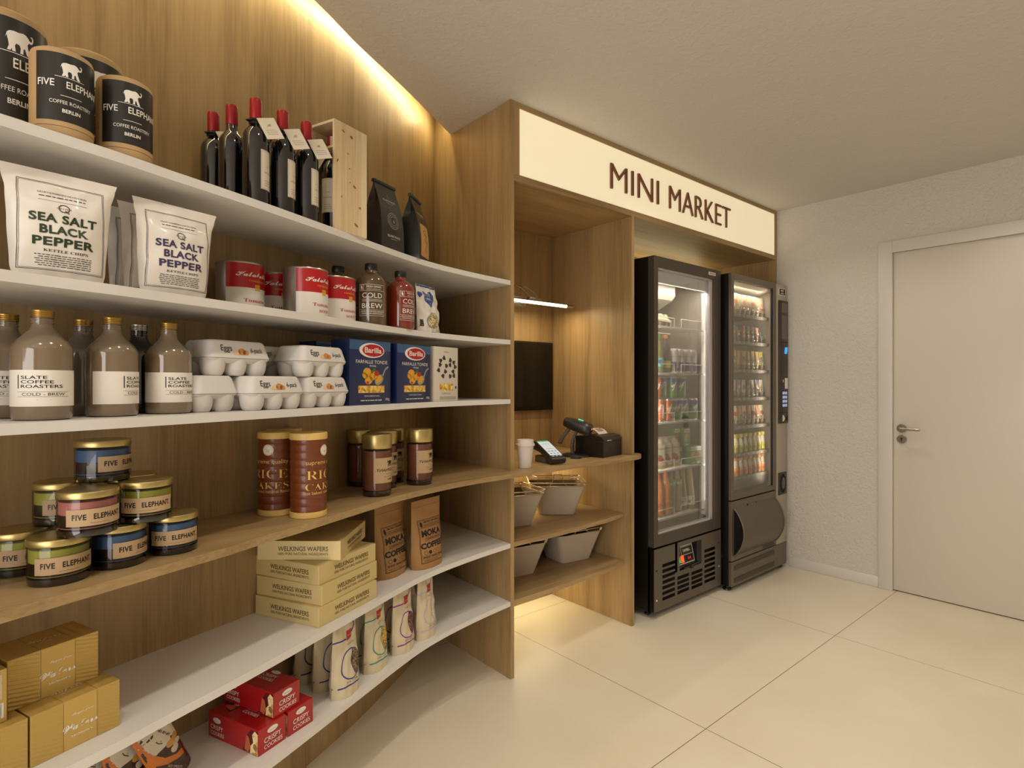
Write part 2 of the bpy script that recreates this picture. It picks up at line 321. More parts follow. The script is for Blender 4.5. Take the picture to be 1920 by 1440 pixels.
struct('trim_1', m)
m = MB(); m.box(RX + .006, RX + .045, -1.683, -.711, .006, 2.072, DOORW, .002); d = struct('door_1', m)
m = MB(); rot = Matrix.Rotation(R(-90), 4, 'Y')
X = Matrix.Translation((RX + .006, -.757, .998)) @ rot
m.lathe([(0, 0), (.026, 0), (.026, .007), (.024, .009), (0, .009)], STEEL, 28, X=X); m.lathe([(.009, .009), (.009, .05), (0, .05)], STEEL, 16, X=X)
m.tube([(RX - .042, -.757, .998), (RX - .046, -.775, .998), (RX - .046, -.86, .996)], .0085, STEEL, 12)
build('door_handle', m, d, 'brushed steel lever handle')
m = MB(); X = Matrix.Translation((RX + .006, -.757, .932)) @ rot; m.lathe([(0, 0), (.026, 0), (.026, .006), (.024, .008), (0, .008)], STEEL, 28, X=X)
m.lathe([(0, .0083), (.006, .0083)], INKB, 16, X=Matrix.Translation((0, 0, .004)) @ X); m.box(RX - .0035, RX - .002, -.7595, -.7545, .918, .936, INKB)
build('key_plate', m, d, 'round steel keyhole plate')

# ------------------------------------------------------------------ wall shelves
ZS = dict(a=1.712, b=1.457, c=1.2025, e=.584, f=.334); ZC = .8957
def shelf(z, label):
    P = FCs + WCs[::-1]; P = [(x, y) for x, y in P]; P = [p for i, p in enumerate(P) if i == 0 or p != P[i - 1]]
    m = MB(); m.prism(P, z - .0195, z, WHITE); return recalc(tag(build('shelf_board', m, ang=30), label, 'shelf', 'white shelves on the oak wall'))
shelf(ZS['a'], 'topmost white curved shelf, holding the wine bottles and kraft canisters')
shelf(ZS['b'], 'white curved shelf carrying the white crisp bags and red soup tins')
shelf(ZS['c'], 'white curved shelf carrying the egg cartons and the milky coffee bottles')
shelf(ZS['e'], 'white curved shelf carrying the beige and gold wafer boxes')
shelf(ZS['f'], 'lowest white curved shelf, carrying red cookie boxes above the floor')
CF = [(-2.6, -.96), (-2.2, -.845), (-1.9, -.735), (-1.626, -.618), (-1.47, -.552), (-1.369, -.508), (-1.246, -.457), (-1.164, -.415), (-1.042, -.362), (-.904, -.294), (-.687, -.19), (-.55, -.14), (-.402, -.1), (-.25, -.075), (-.073, -.066), (.1, -.055), (.3, -.045), (.57, -.042), (.76, -.044)]
P = smooth(CF, 4) + [(.76 + .155 * math.sin(a), .044 + -.088 * math.cos(a) + .002) for a in (R(12 * k) for k in range(1, 12))] + [(.884, .115), (.836, .118), (.836, .598), (-.017, .598)] + WCs[::-1][1:]
m = MB(); m.prism(P, ZC - .0195, ZC, OAKX); recalc(tag(build('worktop_shelf', m, ang=30), 'oak worktop running from the left shelf bay through to the checkout niche, with rounded end', 'worktop'))

# ------------------------------------------------------------------ oak kiosk with light sign
K = thing('market_kiosk', 'oak kiosk cabinet with lit shop sign over a checkout niche and machines', 'cabinet', (0, 0, 0))
def panel(name, x0, x1, zs, y0=0): 
    m = MB()
    for z0, z1 in zs: m.box(x0, x1, y0, .598, z0, z1, OAK, .0012, seg=1)
    return build(name, m, K, smooth=False)
m = MB()
for z0, z1 in ((0, ZC - .0197), (ZC + .0002, CZ - .001)): m.box(-.016, .004, 0, .618, z0, z1, OAK)
m.box(-.016, .004, .40, .618, CZ - .001, 2.655, OAK); build('side_panel', m, K, smooth=False)
panel('divider_panel', .813, .834, ((0, ZC - .0197), (ZC + .0002, 2.147)))
panel('side_panel', 2.436, 2.452, ((0, 2.147),))
m = MB(); m.box(.004, 2.452, .600, .618, 0, CZ - .001, OAK); build('back_panel', m, K, smooth=False)
m = MB(); m.box(.004, 2.452, .0, .598, 2.147, 2.165, OAKX); build('soffit', m, K, smooth=False)
m = MB(); m.box(.004, 2.452, 0, .05, 2.4665, CZ - .001, OAKX); m.box(.004, 2.452, 0, .05, 2.1651, 2.176, OAKX); m.box(.004, .0345, 0, .05, 2.176, 2.4665, OAK); m.box(2.422, 2.452, 0, .05, 2.176, 2.4665, OAK)
build('sign_frame', m, K, smooth=False)
LIT = M('sign_glow', '#efe2c0', .4, emit=.58)
m = MB(); m.box(.0345, 2.422, .004, .02, 2.176, 2.4665, LIT); sg = build('sign_panel', m, K, 'glowing cream sign panel', smooth=False)
COPPER = M('sign_copper', '#85583c', .35, .3)
for word, x0, x1 in (('MINI', .640, 1.046), ('MARKET', 1.146, 1.809)):
    V, Fs, W, y0, y1 = glyphs(word, 'sans', -.013)
    kx = (x1 - x0) / W; kz = .127 / (y1 - y0); b = bmesh.new(); vv = [b.verts.new(((x0 + x1) / 2 + x * kx, -.006, 2.254 + (y - y0) * kz)) for x, y in V]
    for f in Fs:
        try: b.faces.new([vv[i] for i in f])
        except Exception: pass
    ex = bmesh.ops.extrude_face_region(b, geom=b.faces[:]); bmesh.ops.translate(b, vec=(0, .0095, 0), verts=[v for v in ex['geom'] if isinstance(v, bmesh.types.BMVert)]); bmesh.ops.recalc_face_normals(b, faces=b.faces)
    m = MB(); m.bm(b, COPPER); build('sign_lettering', m, sg, 'raised copper brown letters', smooth=False)
for z, sk in ((.584, .05), (.333, .05)):
    m = MB(); m.prism([(.005, -.0 + .004), (.3, .004), (.62, .022), (.812, sk), (.812, .597), (.005, .597)], z - .0195, z, OAKX); recalc(build('shelf', m, K, smooth=False))

# light bar, screen
t = thing('light_bar', 'slim glowing tube light with wire arms inside the checkout niche', 'lamp', (0, .38, 1.708))
m = MB(); m.tube([(.008, 0, 0), (.768, 0, 0)], .0095, STEEL, 16); build('tube_body', m, t)
GLOW = M('tube_glow', '#ffefc4', .4, emit=6)
m = MB(); m.tube([(.0, -.0035, -.004), (.70, -.0035, -.004)], .0088, GLOW, 16, X=Matrix.Translation((.009, 0, 0))); build('diffuser', m, t, 'glowing strip')
m = MB(); m.box(.30, .395, -.012, .012, -.034, -.018, STEEL, .003); m.box(.30, .395, -.01, .01, .0105, .016, STEEL, .002); build('bracket', m, t)
m = MB(); m.box(.425, .515, -.012, .012, .0095, .022, STEEL, .004); build('clamp', m, t)
for x in (.435, .495):
    m = MB(); m.tube(smooth([(x, .0, .02), (x - .03, .01, .055), (x - .075, .04, .083), (x - .13, .12, .092), (x - .15, .2165, .08)], 4), .002, STEEL, 6); build('wire_arm', m, t)
t = thing('screen', 'black flat screen hung on the oak back of the checkout niche', 'screen', (.4, .58, 1.315))
m = MB(); m.box(-.335, .4045, .0, .0195, -.2, .2, M('screen_bezel', '#100c09', .3), .003); build('casing', m, t)
m = MB(); m.box(-.325, .396, -.001, .0, -.178, .19, M('screen_face', '#0a0705', .12)); build('display', m, t, smooth=False)

# ------------------------------------------------------------------ shelf goods: round packs
ELE = [(-.50, .04), (-.47, .16), (-.44, .27), (-.36, .34), (-.22, .37), (-.06, .36), (.04, .38), (.12, .40), (.22, .37), (.30, .30), (.35, .24), (.41, .21), (.45, .26), (.455, .34), (.42, .385), (.385, .375), (.39, .41), (.44, .43), (.495, .39), (.51, .31), (.49, .21), (.44, .14), (.37, .12), (.34, .15), (.31, .10), (.27, .04), (.29, -.10), (.36, -.30), (.41, -.42), (.30, -.43), (.24, -.36), (.17, -.16), (.12, -.20), (.11, -.40), (.00, -.40), (.02, -.22), (-.02, -.10), (-.14, -.08), (-.18, -.18), (-.15, -.40), (-.27, -.40), (-.28, -.30), (-.33, -.40), (-.44, -.40), (-.38, -.22), (-.40, -.06), (-.43, .06), (-.45, .16)]
def elephant(mb, cx, cy, w, mp, mat, du, base=True, L=2):
    mb.poly([(cx + x * w, cy + y * w) for x, y in ELE], mp, mat, du, 0, L)
    if base: mb.rect(cx - .75 * w, cy - .47 * w, cx + .62 * w, cy - .445 * w, mp, mat, du, 0, L)
def canister(k, label):
    t = thing('coffee_canister', label, 'canister', group='kraft canisters on the top shelf'); r, h = .0477 * k, (.157 if k < 1.1 else .1565 * k)
    m = MB(); e = .006 * k; m.lathe([(0, 0), (r - e * .5, 0), (r - .001, e * .5), (r - .001, .0145 * k), (r - .0018, .015 * k), (r, .0155 * k), (r, h - e * 1.6), (r - e * .35, h - e * .6), (r - e * 1.2, h), (0, h)], KRAFT, 48); build('canister_body', m, t)
    m = MB(); mp = cyl(r, 0); a = R(72) * r; du = r * R(7); z0, z1 = .024 * k, h - .0125 * k; H = z1 - z0
    m.rect(-a * .9, z0, a * 1.3, z1, mp, BLACKP, du); elephant(m, 0, z0 + .775 * H, .032 * k, mp, INKW, du)
    m.text('FIVE', -.0375 * k, z0 + .50 * H, .0125 * k, mp, INKW, w=.026 * k, bold=.01, du=du); m.text('ELEPHANT.', .026 * k, z0 + .50 * H, .0125 * k, mp, INKW, w=.067 * k, bold=.01, du=du)
    m.rect(-.016 * k, z0 + .375 * H, .016 * k, z0 + .382 * H, mp, INKW, du, L=2); m.text('COFFEE ROASTERY', .001 * k, z0 + .255 * H, .0062 * k, mp, INKW, w=.066 * k, du=du); m.text('BERLIN', 0, z0 + .13 * H, .0066 * k, mp, INKW, w=.027 * k, bold=.02, du=du)
    build('canister_label', m, t, 'black printed label'); return t
za = ZS['a']
c = canister(1, ''); copies(c, [(-1.543, -.528, za, face(-1.543, -.528, 16), 'small kraft canister with black elephant label, left of the two small ones'), (-1.443, -.488, za, face(-1.443, -.488, 16), 'small kraft canister with black elephant label, at the right end of its group')])
c = canister(1.3, 'large kraft canister at the far left, cut by the picture edge'); copies(c, [(-1.625, -.446, za, face(-1.625, -.446, 20), c['label'])]); c.scale = (1, 1, 1.14)
c = canister(1.34, 'tall kraft canister standing behind the two small ones, label half hidden'); copies(c, [(-1.495, -.359, za, face(-1.495, -.359, 22), c['label'])]); c.scale = (1, 1, 1.15)

# wine
DGLASS = M('dark_bottle', '#0b0a0c', .06, coat=1); CAPRED = M('capsule_red', '#a01a1e', .32, .2); TAGP = M('tag_paper', '#d8ccb8', .6); GREYINK = M('grey_ink', '#8a8072', .6); STRAP = M('black_strap', '#0c0b0a', .5)
def wine(tagrot=None, tagside=1):
    t = thing('wine_bottle', '', 'wine bottle'); m = MB()
    m.lathe([(0, .004), (.02, .001), (.029, 0), (.0318, .004), (.032, .012), (.032, .178), (.0308, .19), (.027, .2), (.0205, .209), (.0155, .216), (.0138, .224), (.0135, .262), (.0145, .263), (.0145, .268), (.0135, .269), (.0135, .284), (0, .284)], DGLASS, 40); build('bottle_glass', m, t)
    m = MB(); m.lathe([(.0142, .233), (.0146, .234), (.0147, .278), (.0146, .2815), (.0135, .2845), (.0, .285)], CAPRED, 28); mp = cyl(.0148); m.rect(.004, .244, .0135, .279, mp, PAPER, .003); m.lines(.0055, .012, [.247 + .004 * i for i in range(8)], .002, mp, GREYINK, .003, 2); build('capsule', m, t, 'red foil capsule')
    m = MB(); mp = cyl(.0322); m.rect(-.016, .05, .026, .150, mp, TAGP, .005); m.frame(-.014, .052, .024, .148, .0006, mp, GREYINK, .005, L=2); m.text('CHATEAU', .006, .092, .0055, mp, GREYINK, w=.026, fn='serif', du=.004); m.text('Grand', .006, .108, .006, mp, GREYINK, w=.012, fn='script', du=.004); m.lines(-.006, .018, (.06, .066, .072), .002, mp, GREYINK, .004, 2); build('bottle_label', m, t)
    if tagrot is not None:
        m = MB(); X = Matrix.Rotation(R(tagrot), 4, 'Z') @ Matrix.Translation((.002 * tagside, -.0175, .232)) @ Matrix.Rotation(R(-20), 4, 'X') @ Matrix.Rotation(R(-20 * tagside), 4, 'Y')
        q0, q1 = (-.005, .041) if tagside > 0 else (-.041, .005); m.box(q0, q1, -.0006, .0006, -.062, .0, TAGP, X=X); f = flat((0, -.0007, 0), (1, 0, 0), (0, 0, 1)); mp = lambda u, v, l: X @ f(u, v, l)
        m.text('R', (q0 + q1) / 2, -.026, .013, mp, GREYINK, fn='script', L=1); m.lines(q0 + .008, q1 - .008, (-.037, -.043, -.049), .0017, mp, GREYINK, L=1)
        o = build('neck_tag', m, t, 'hanging cream paper tag', smooth=False)
        m = MB(); m.lathe([(.015, .219), (.0165, .221), (.0165, .228), (.015, .23)], STRAP, 20); m.box(-.022, -.012, -.012, .012, .2245, .2275, STRAP); build('neck_strap', m, t)
    return t
wl = 'dark wine bottle with red capsule, '
b = wine(-36); copies(b, [(x, y, za, face(x, y, d), wl + l) for x, y, d, l in ((-1.147, -.328, 50, 'tagged, at the middle front of the row'), (-1.073, -.307, 52, 'tagged, second from the wooden case'), (-1.0, -.283, 52, 'tagged, right beside the wooden case'), (-1.212, -.177, 60, 'tagged, at the left end of the row'))], 'wine bottles on the top shelf')
b = wine(); copies(b, [(-1.185, -.253, za, face(-1.185, -.253, 110), wl + 'untagged, second from the left'), (-1.085, -.214, za, face(-1.085, -.214, 150), wl + 'almost hidden behind the middle one')], 'wine bottles on the top shelf')
t = thing('wine_case', 'upright pale pine wine case, open on its left side, on top shelf', 'wooden box', (-.925, -.297, za), R(20))
m = MB(); W_, D_, H_, k = .129, .112, .316, .007
m.box(0, W_, 0, k, 0, H_, PINE); m.box(0, W_, D_ - k, D_, 0, H_, PINE); m.box(W_ - k, W_, k, D_ - k, 0, H_, PINE); m.box(0, W_ - k, k, D_ - k, H_ - k, H_, PINE); m.box(0, W_ - k, k, D_ - k, 0, k, PINE)
KNOT = M('pine_knot', '#8a5f36', .7); mp = flat((0, -.0002, 0), (1, 0, 0), (0, 0, 1))
for x, z, a, c_ in ((.034, .292, .006, .0025), (.066, .285, .006, .004), (.052, .232, .003, .002), (.012, .20, .002, .006), (.06, .15, .002, .002), (.078, .142, .007, .003), (.10, .085, .004, .003), (.028, .1, .0015, .004), (.085, .03, .009, .003), (.058, .19, .002, .002)): m.oval(x, z, a, c_, mp, KNOT, rot=-.5)
build('case_body', m, t, smooth=False)
m = MB(); P = [(.001, k), (W_ - k, k), (W_ - k, D_ - k), (.001, D_ - k), (.001, .075), (.045, .075), (.058, .069), (.064, .056), (.058, .043), (.045, .037), (.001, .037)]
m.prism(P, .236, .242, PINE); recalc(build('neck_holder', m, t, smooth=False))
c, s_ = math.cos(R(20)), math.sin(R(20)); bx, by = .045, .056
b = wine(-8, -1); copies(b, [(-.925 + bx * c - by * s_, -.297 + bx * s_ + by * c, za + .0075, R(-60), 'wine bottle with paper tag standing inside the pale wooden case')], 'wine bottles on the top shelf')

# soup tins
REDP = M('tin_red', '#b3121c', .32, coat=.3); WHITEP = M('print_white', '#e6e0d8', .4, coat=.2); ORNG = M('print_gold', '#e0a52a', .45); TINM = M('tin_metal', '#b5b0a8', .3, .85)
def tin():
    t = thing('soup_tin', '', 'tin'); r, h = .0615, .137; m = MB()
    m.lathe([(0, .003), (r - .004, .003), (r - .003, 0), (r, 0), (r + .0008, .002), (r - .0006, .004), (r - .0006, h - .004), (r + .0008, h - .002), (r, h), (r - .003, h), (r - .004, h - .003), (0, h - .003)], TINM, 56); build('tin_body', m, t)
    m = MB(); mp = cyl(r); du = r * R(6); a0, a1 = R(-68) * r, R(205) * r; zm = .068
    m.rect(a0, .0045, a1, zm, mp, WHITEP, du); m.rect(a0, zm, a1, h - .0045, mp, REDP, du)
    m.text('Kalabells', .003, .098, .021, mp, INKW, w=.1, fn='script', bold=.012, du=du * .7); m.text('CONDENSED', .010, .0845, .0075, mp, ORNG, w=.05, fn='serif', du=du)
    for k in (-1, 0, 1):
        for j in (-1, 0, 1): m.rect(.010 + k * .0056 - .0025, zm + .0015 + j * .0056 - .0025, .010 + k * .0056 + .0025, zm + .0015 + j * .0056 + .0025, mp, ORNG, L=2)
    m.text('Tomato', .004, .030, .0135, mp, REDP, w=.064, fn='serif', du=du); m.text('SOUP', .012, .013, .0115, mp, REDP, w=.04, fn='serif', du=du)
    build('tin_label', m, t, 'red over white printed wrap'); return t
zb = ZS['b']; tl = 'red and white soup tin, '
c = tin(); copies(c, [(x, y, zb, face(x, y, d), tl + l) for x, y, d, l in ((-1.149, -.194, 34, 'leftmost of its row, next to the crisp bags'), (-1.027, -.100, 15, 'half hidden between two front tins, no script in view'), (-.984, -.234, 44, 'second at the front, broad bare metal strip on left'), (-.867, -.164, 40, 'beside the brown cold brew bottle'))], 'red and white soup tins')

# cold brew flagons
BROWNL = M('brown_brew', '#57432a', .12, coat=1); REDL = M('red_brew', '#7e2a18', .12, coat=1)
def flagon(liq, two=True):
    t = thing('cold_brew_bottle', '', 'bottle'); r = .048; m = MB()
    m.lathe([(0, .003), (.03, .001), (r - .006, 0), (r - .0015, .003), (r, .009), (r, .138), (r - .002, .147), (r - .009, .157), (r - .02, .165), (.0215, .169), (.0185, .173), (.0178, .182), (0, .182)], liq, 44); build('bottle_body', m, t)
    m = MB(); m.lathe([(.0178, .181), (.0198, .181), (.0203, .183), (.0203, .199), (.019, .2015), (0, .2015)], BLACKPL, 12); build('bottle_cap', m, t, 'black screw cap')
    m = MB(); mp = cyl(r); du = r * R(7); s = .044; P = lambda *a, **k: m.text(*a, **{'du': du, 'L': 1, **k})
    m.frame(-s, .028, s, .128, .0008, mp, INKW, du); m.rect(-s, .108, s, .1086, mp, INKW, du); m.frame(-s + .002, .110, -s + .016, .126, .0007, mp, INKW, du); m.oval(-s + .009, .118, .003, .006, mp, INKW, rot=.25)
    P('MOKA ORIGINS', .006, .118, .0058, mp, INKW, w=.048); P('PRODUCT OF PENNSYLVANIA', .006, .1115, .0028, mp, INKW, w=.046)
    P('COLD', 0, .0855, .0155, mp, INKW, w=.066); m.frame(-.033, .0735, .033, .081, .0006, mp, INKW, du); P('COFFEE CONCENTRATE', 0, .0755, .0034, mp, INKW, w=.06); P('BREW', 0, .0525, .0155, mp, INKW, w=.068)
    for z in (.047, .040, .0335): m.rect(-s, z, s, z + .0006, mp, INKW, du)
    P('SLOW FERMENTED', -.012, .0415, .003, mp, INKW, w=.05); P('HANDCRAFTED', .028, .0415, .003, mp, INKW, w=.026); P('SINGLE ORIGIN', 0, .035, .0028, mp, INKW, w=.07)
    build('print', m, t, 'white lettering'); return t
c = flagon(BROWNL); copies(c, [(-.741, -.155, zb, face(-.741, -.155, 5), 'brown cold brew bottle with white lettering facing out'), (-.806, -.045, zb, face(-.806, -.045, 10), 'brown cold brew bottle behind a soup tin, only its neck showing')], 'cold brew bottles with black caps')
c = flagon(REDL); copies(c, [(-.606, -.105, zb, face(-.606, -.105, 50), 'reddish cold brew bottle with white lettering, beside the oat bag')], 'cold brew bottles with black caps')

# milky coffee bottles
MILK = M('milky_coffee', '#7b6a55', .14, coat=1); DARKC = M('dark_coffee', '#1c130c', .1, coat=1); MILK2 = M('greyish_coffee', '#63574a', .14, coat=1)
def coffee(liq, cap):
    t = thing('coffee_bottle', '', 'bottle'); r = .0455; m = MB()
    m.lathe([(0, .004), (.03, .0015), (r - .009, 0), (r - .003, .002), (r, .008), (r, .128), (r - .002, .136), (r - .008, .145), (r - .018, .155), (.0185, .165), (.0162, .173), (.016, .176), (.0172, .1765), (.0172, .179), (.016, .1795), (.016, .182), (.0168, .1825), (.0168, .185), (.0155, .186), (.0155, .199), (0, .199)], liq, 48); build('bottle_body', m, t)
    m = MB(); P = [(.0158, .187), (.0178, .187)]
    for i in range(3): P += [(.0178, .188 + i * .0035), (.0172, .1895 + i * .0035), (.0178, .191 + i * .0035)]
    m.lathe(P + [(.0176, .2), (.0165, .201), (0, .201)], cap, 40); build('bottle_cap', m, t, 'ribbed metal screw cap')
    m = MB(); mp = cyl(r + .0001); du = r * R(6); m.rect(R(-118) * r, .0255, R(100) * r, .0905, mp, PAPER, du); B = INKB
    m.rect(R(-50) * r, .0575, R(-47.8) * r, .0815, mp, B, L=2)
    for s, z, wd in (('SLATE', .0745, .0385), ('COFFEE', .0665, .048), ('ROASTERS', .0585, .062)): m.text(s, R(-43) * r + wd / 2, z, .0057, mp, B, w=wd, bold=.012, du=du)
    m.rect(R(-50) * r, .0515, R(50) * r, .0519, mp, B, du, L=2); m.rect(R(-50) * r, .0428, R(50) * r, .0432, mp, B, du, L=2); m.text('COLD - BREW', 0, .0448, .0051, mp, B, w=.064, du=du); m.rect(-.01, .0373, .01, .0377, mp, B, L=2)
    build('bottle_label', m, t, 'white wrap label'); return t
zc_ = ZS['c']; g = 'coffee bottles on the third shelf'; cl = 'milky coffee bottle, '
c = coffee(MILK, AMBERCAP); copies(c, [(x, y, zc_, face(x, y, d), cl + l) for x, y, d, l in ((-1.571, -.508, 3, 'label facing out in full, at the front left'), (-1.46, -.449, 74, 'label turned well to the right, middle of the front three'), (-1.352, -.400, 42, 'beside the egg cartons'), (-1.622, -.391, 0, 'cut by the picture edge, standing behind the front left one'))], g)
c = coffee(MILK2, AMBERCAP); copies(c, [(-1.503, -.362, zc_, face(-1.503, -.362, -140), 'greyish coffee bottle with bronze cap, seen between two front bottles')], g)
c = coffee(DARKC, STEEL); copies(c, [(-1.398, -.318, zc_, face(-1.398, -.318, -160), 'dark coffee bottle with silver cap behind the front row')], g)

# candles
CDARK = M('candle_dark', '#2a1a0c', .25); wax = {'green': M('wax_green', '#b2b64a', .4), 'blue': M('wax_blue', '#4c74ac', .4), 'pink': M('wax_pink', '#cb827c', .4)}; KLAB = M('kraft_label', '#b79a74', .6); AMB = M('smoked_base', '#16100a', .08, coat=1)
def candle(col):
    t = thing('candle_jar', '', 'candle'); r, h = .0488, .0855; W = wax[col]
    m = MB(); m.lathe([(0, .014), (r - .004, .014), (r - .003, .016), (r - .003, .042)], CDARK, 44); m.lathe([(r - .003, .042), (r - .003, .066), (r - .006, .067), (0, .067)], W, 44); m.lathe([(r - .0025, .017), (r - .0022, .0183)], W, 44); build('wax_fill', m, t, col + ' wax over dark base')
    m = MB(); m.lathe([(0, .0), (r - .006, 0), (r - .001, .0025), (r, .007), (r, .0135), (0, .0135)], AMB, 48); m.lathe([(r, .0135), (r, .071), (r - .0015, .0735)], JARG, 48); build('jar_glass', m, t, 'smoked glass jar')
    m = MB(); m.lathe([(r - .002, .0725), (r + .0008, .0725), (r + .0012, .0735), (r + .0012, .0825), (r, .0848), (r - .002, h), (0, h)], GOLD, 48); build('jar_lid', m, t, 'flat brushed gold lid')
    m = MB(); mp = cyl(r + .0004); du = r * R(6); a = R(62) * r; m.rect(-a, .0225, a, .0535, mp, KLAB, du); m.text('FIVE', -.031, .034, .0105, mp, INKB, w=.0225, bold=.03, du=du, space=1.1); m.text('ELEPHANT.', .0188, .034, .0105, mp, INKB, w=.055, bold=.03, du=du, space=1.1); m.rect(-.014, .0272, .018, .0276, mp, INKB, du, L=2)
    build('jar_label', m, t, 'kraft paper label'); return t
g = 'gold lidded candle jars stacked on the worktop'; z1, z2 = ZC + .0857, ZC + .1714
cd = lambda x, y, z, d, l: (x, y, z, face(x, y, d), l)
c = candle('green'); copies(c, [cd(-1.546, -.48, ZC, 16, 'green candle jar at the front of the bottom row'), cd(-1.602, -.372, ZC, 17, 'green candle jar at the far left of the bottom row, partly hidden'), cd(-1.401, -.443, z1, 2, 'green candle jar at the right of the middle row, label in full'), cd(-1.537, -.352, z1, 22, 'green candle jar at the back left of the middle row'), cd(-1.415, -.335, z1, 30, 'candle jar in the middle row hidden but for its lid edge')], g)
c = candle('blue'); copies(c, [cd(-1.448, -.438, ZC, 50, 'blue candle jar in the bottom row, under the pink and green ones'), cd(-1.344, -.401, ZC, 8, 'blue candle jar at the right end of the bottom row'), cd(-1.472, -.403, z2, 52, 'blue candle jar on the very top of the pile'), cd(-1.44, -.322, ZC, 20, 'candle jar hidden at the back of the bottom row')], g)
c = candle('pink'); copies(c, [cd(-1.503, -.500, z1, 20, 'pink candle jar in the middle row')], g)

# rice cake drums, cocoa jars
RUST = M('drum_brown', '#6e3514', .38, coat=.2); CREAM = M('drum_cream', '#dcb86c', .45); CRT = M('drum_print', '#e2b765', .45)
def drum():
    t = thing('rice_cake_drum', '', 'drum'); r, h = .0503, .236; m = MB(); P = [(r - .001, .017)]
    for i in range(9): z = .03 + i * .0215; P += [(r - .001, z), (r - .0022, z + .0035), (r - .001, z + .007)]
    m.lathe(P + [(r - .001, h - .019)], RUST, 48); build('drum_body', m, t)
    m = MB(); m.lathe([(0, 0), (r - .002, 0), (r, .002), (r, .0165), (r - .001, .0172)], CREAM, 48); build('drum_base', m, t, 'cream base rim')
    m = MB(); m.lathe([(r - .001, h - .0185), (r + .001, h - .0185), (r + .001, h - .002), (r - .001, h), (0, h)], CREAM, 48); build('drum_lid', m, t, 'cream lid')
    m = MB(); mp = cyl(r - .0004); du = r * R(6); m.oval(0, .187, .0155, .0155, mp, WHITEP, du); m.poly([(.014 * math.cos(a), .187 + .014 * math.sin(a)) for a in (2 * PI * k / 28 for k in range(28))], mp, CRT, du, L=2); m.oval(0, .187, .0125, .0125, mp, WHITEP, du, L=3); m.text('FR', 0, .181, .0085, mp, CRT, fn='serif', L=4)
    m.text('supreme quality', 0, .149, .0115, mp, CRT, w=.112, fn='sans', du=du); m.text('RICE', 0, .1085, .036, mp, CRT, w=.108, fn='serif', bold=-.014, du=du); m.text('CAKES', 0, .0785, .027, mp, CRT, w=.114, fn='serif', bold=-.014, du=du); m.text('hot baked natural flavor', 0, .0665, .0085, mp, CRT, w=.122, du=du)
    build('print', m, t, 'gold lettering'); return t
c = drum(); copies(c, [(x, y, ZC, face(x, y, d), 'brown rice cake drum with cream lid, ' + l) for x, y, d, l in ((-.986, -.262, 56, 'in front on the right'), (-1.045, -.172, -27, 'on the left of the front pair'), (-.988, -.066, 90, 'behind the other two, only its lid showing'))], 'rice cake drums on the worktop')
COCOA = M('cocoa_fill', '#935c46', .5); SMOKE = M('jar_foot', '#20130c', .08, coat=1)
def cocoa():
    t = thing('cocoa_jar', '', 'jar'); r = .0478; m = MB(); m.lathe([(0, .0195), (r - .0035, .0195), (r - .0025, .021), (r - .0025, .150), (0, .150)], COCOA, 44); build('cocoa_powder', m, t, 'brown powder')
    m = MB(); m.lathe([(0, 0), (r - .006, 0), (r - .001, .003), (r, .008), (r, .0185), (0, .0185)], SMOKE, 48); m.lathe([(r, .0185), (r, .152), (r - .002, .157), (r - .005, .160)], JARG, 48); build('jar_glass', m, t, 'clear glass')
    m = MB(); m.lathe([(r - .006, .158), (r + .0005, .158), (r + .0015, .1595), (r + .0015, .2015), (r, .2045), (r - .003, .2052), (0, .2052)], GOLD, 48); build('jar_lid', m, t, 'deep gold screw lid')
    m = MB(); mp = cyl(r + .0005); du = r * R(6); a = R(70) * r; m.rect(-a, .045, a, .128, mp, KLAB, du); P = [(-x * .024, .109 + y * .024) for x, y in ELE]; m.poly(P, mp, INKB, du, L=2)
    m.text('FIVE ELEPHANT.', 0, .083, .0095, mp, INKB, w=.105, bold=.012, du=du, mirror=True); m.rect(-.016, .0745, .016, .075, mp, INKB, du, L=2); m.text('HOT CHOCOLATE', 0, .0635, .0042, mp, GREYINK, w=.05, du=du, mirror=True); m.text('BERLIN', 0, .0545, .0045, mp, INKB, w=.02, bold=.02, du=du, mirror=True)
    build('jar_label', m, t, 'kraft label'); return t
c = cocoa(); copies(c, [(x, y, ZC, face(x, y, d), 'gold lidded cocoa jar, ' + l) for x, y, d, l in ((-.697, -.111, 56, 'at the front of its group'), (-.477, -.017, 58, 'at the right, standing apart'), (-.659, .093, 130, 'at the back left, showing no label'), (-.613, .004, 56, 'directly behind the front jar'), (-.536, .09, 40, 'at the very back between the others'))], 'cocoa jars on the worktop')

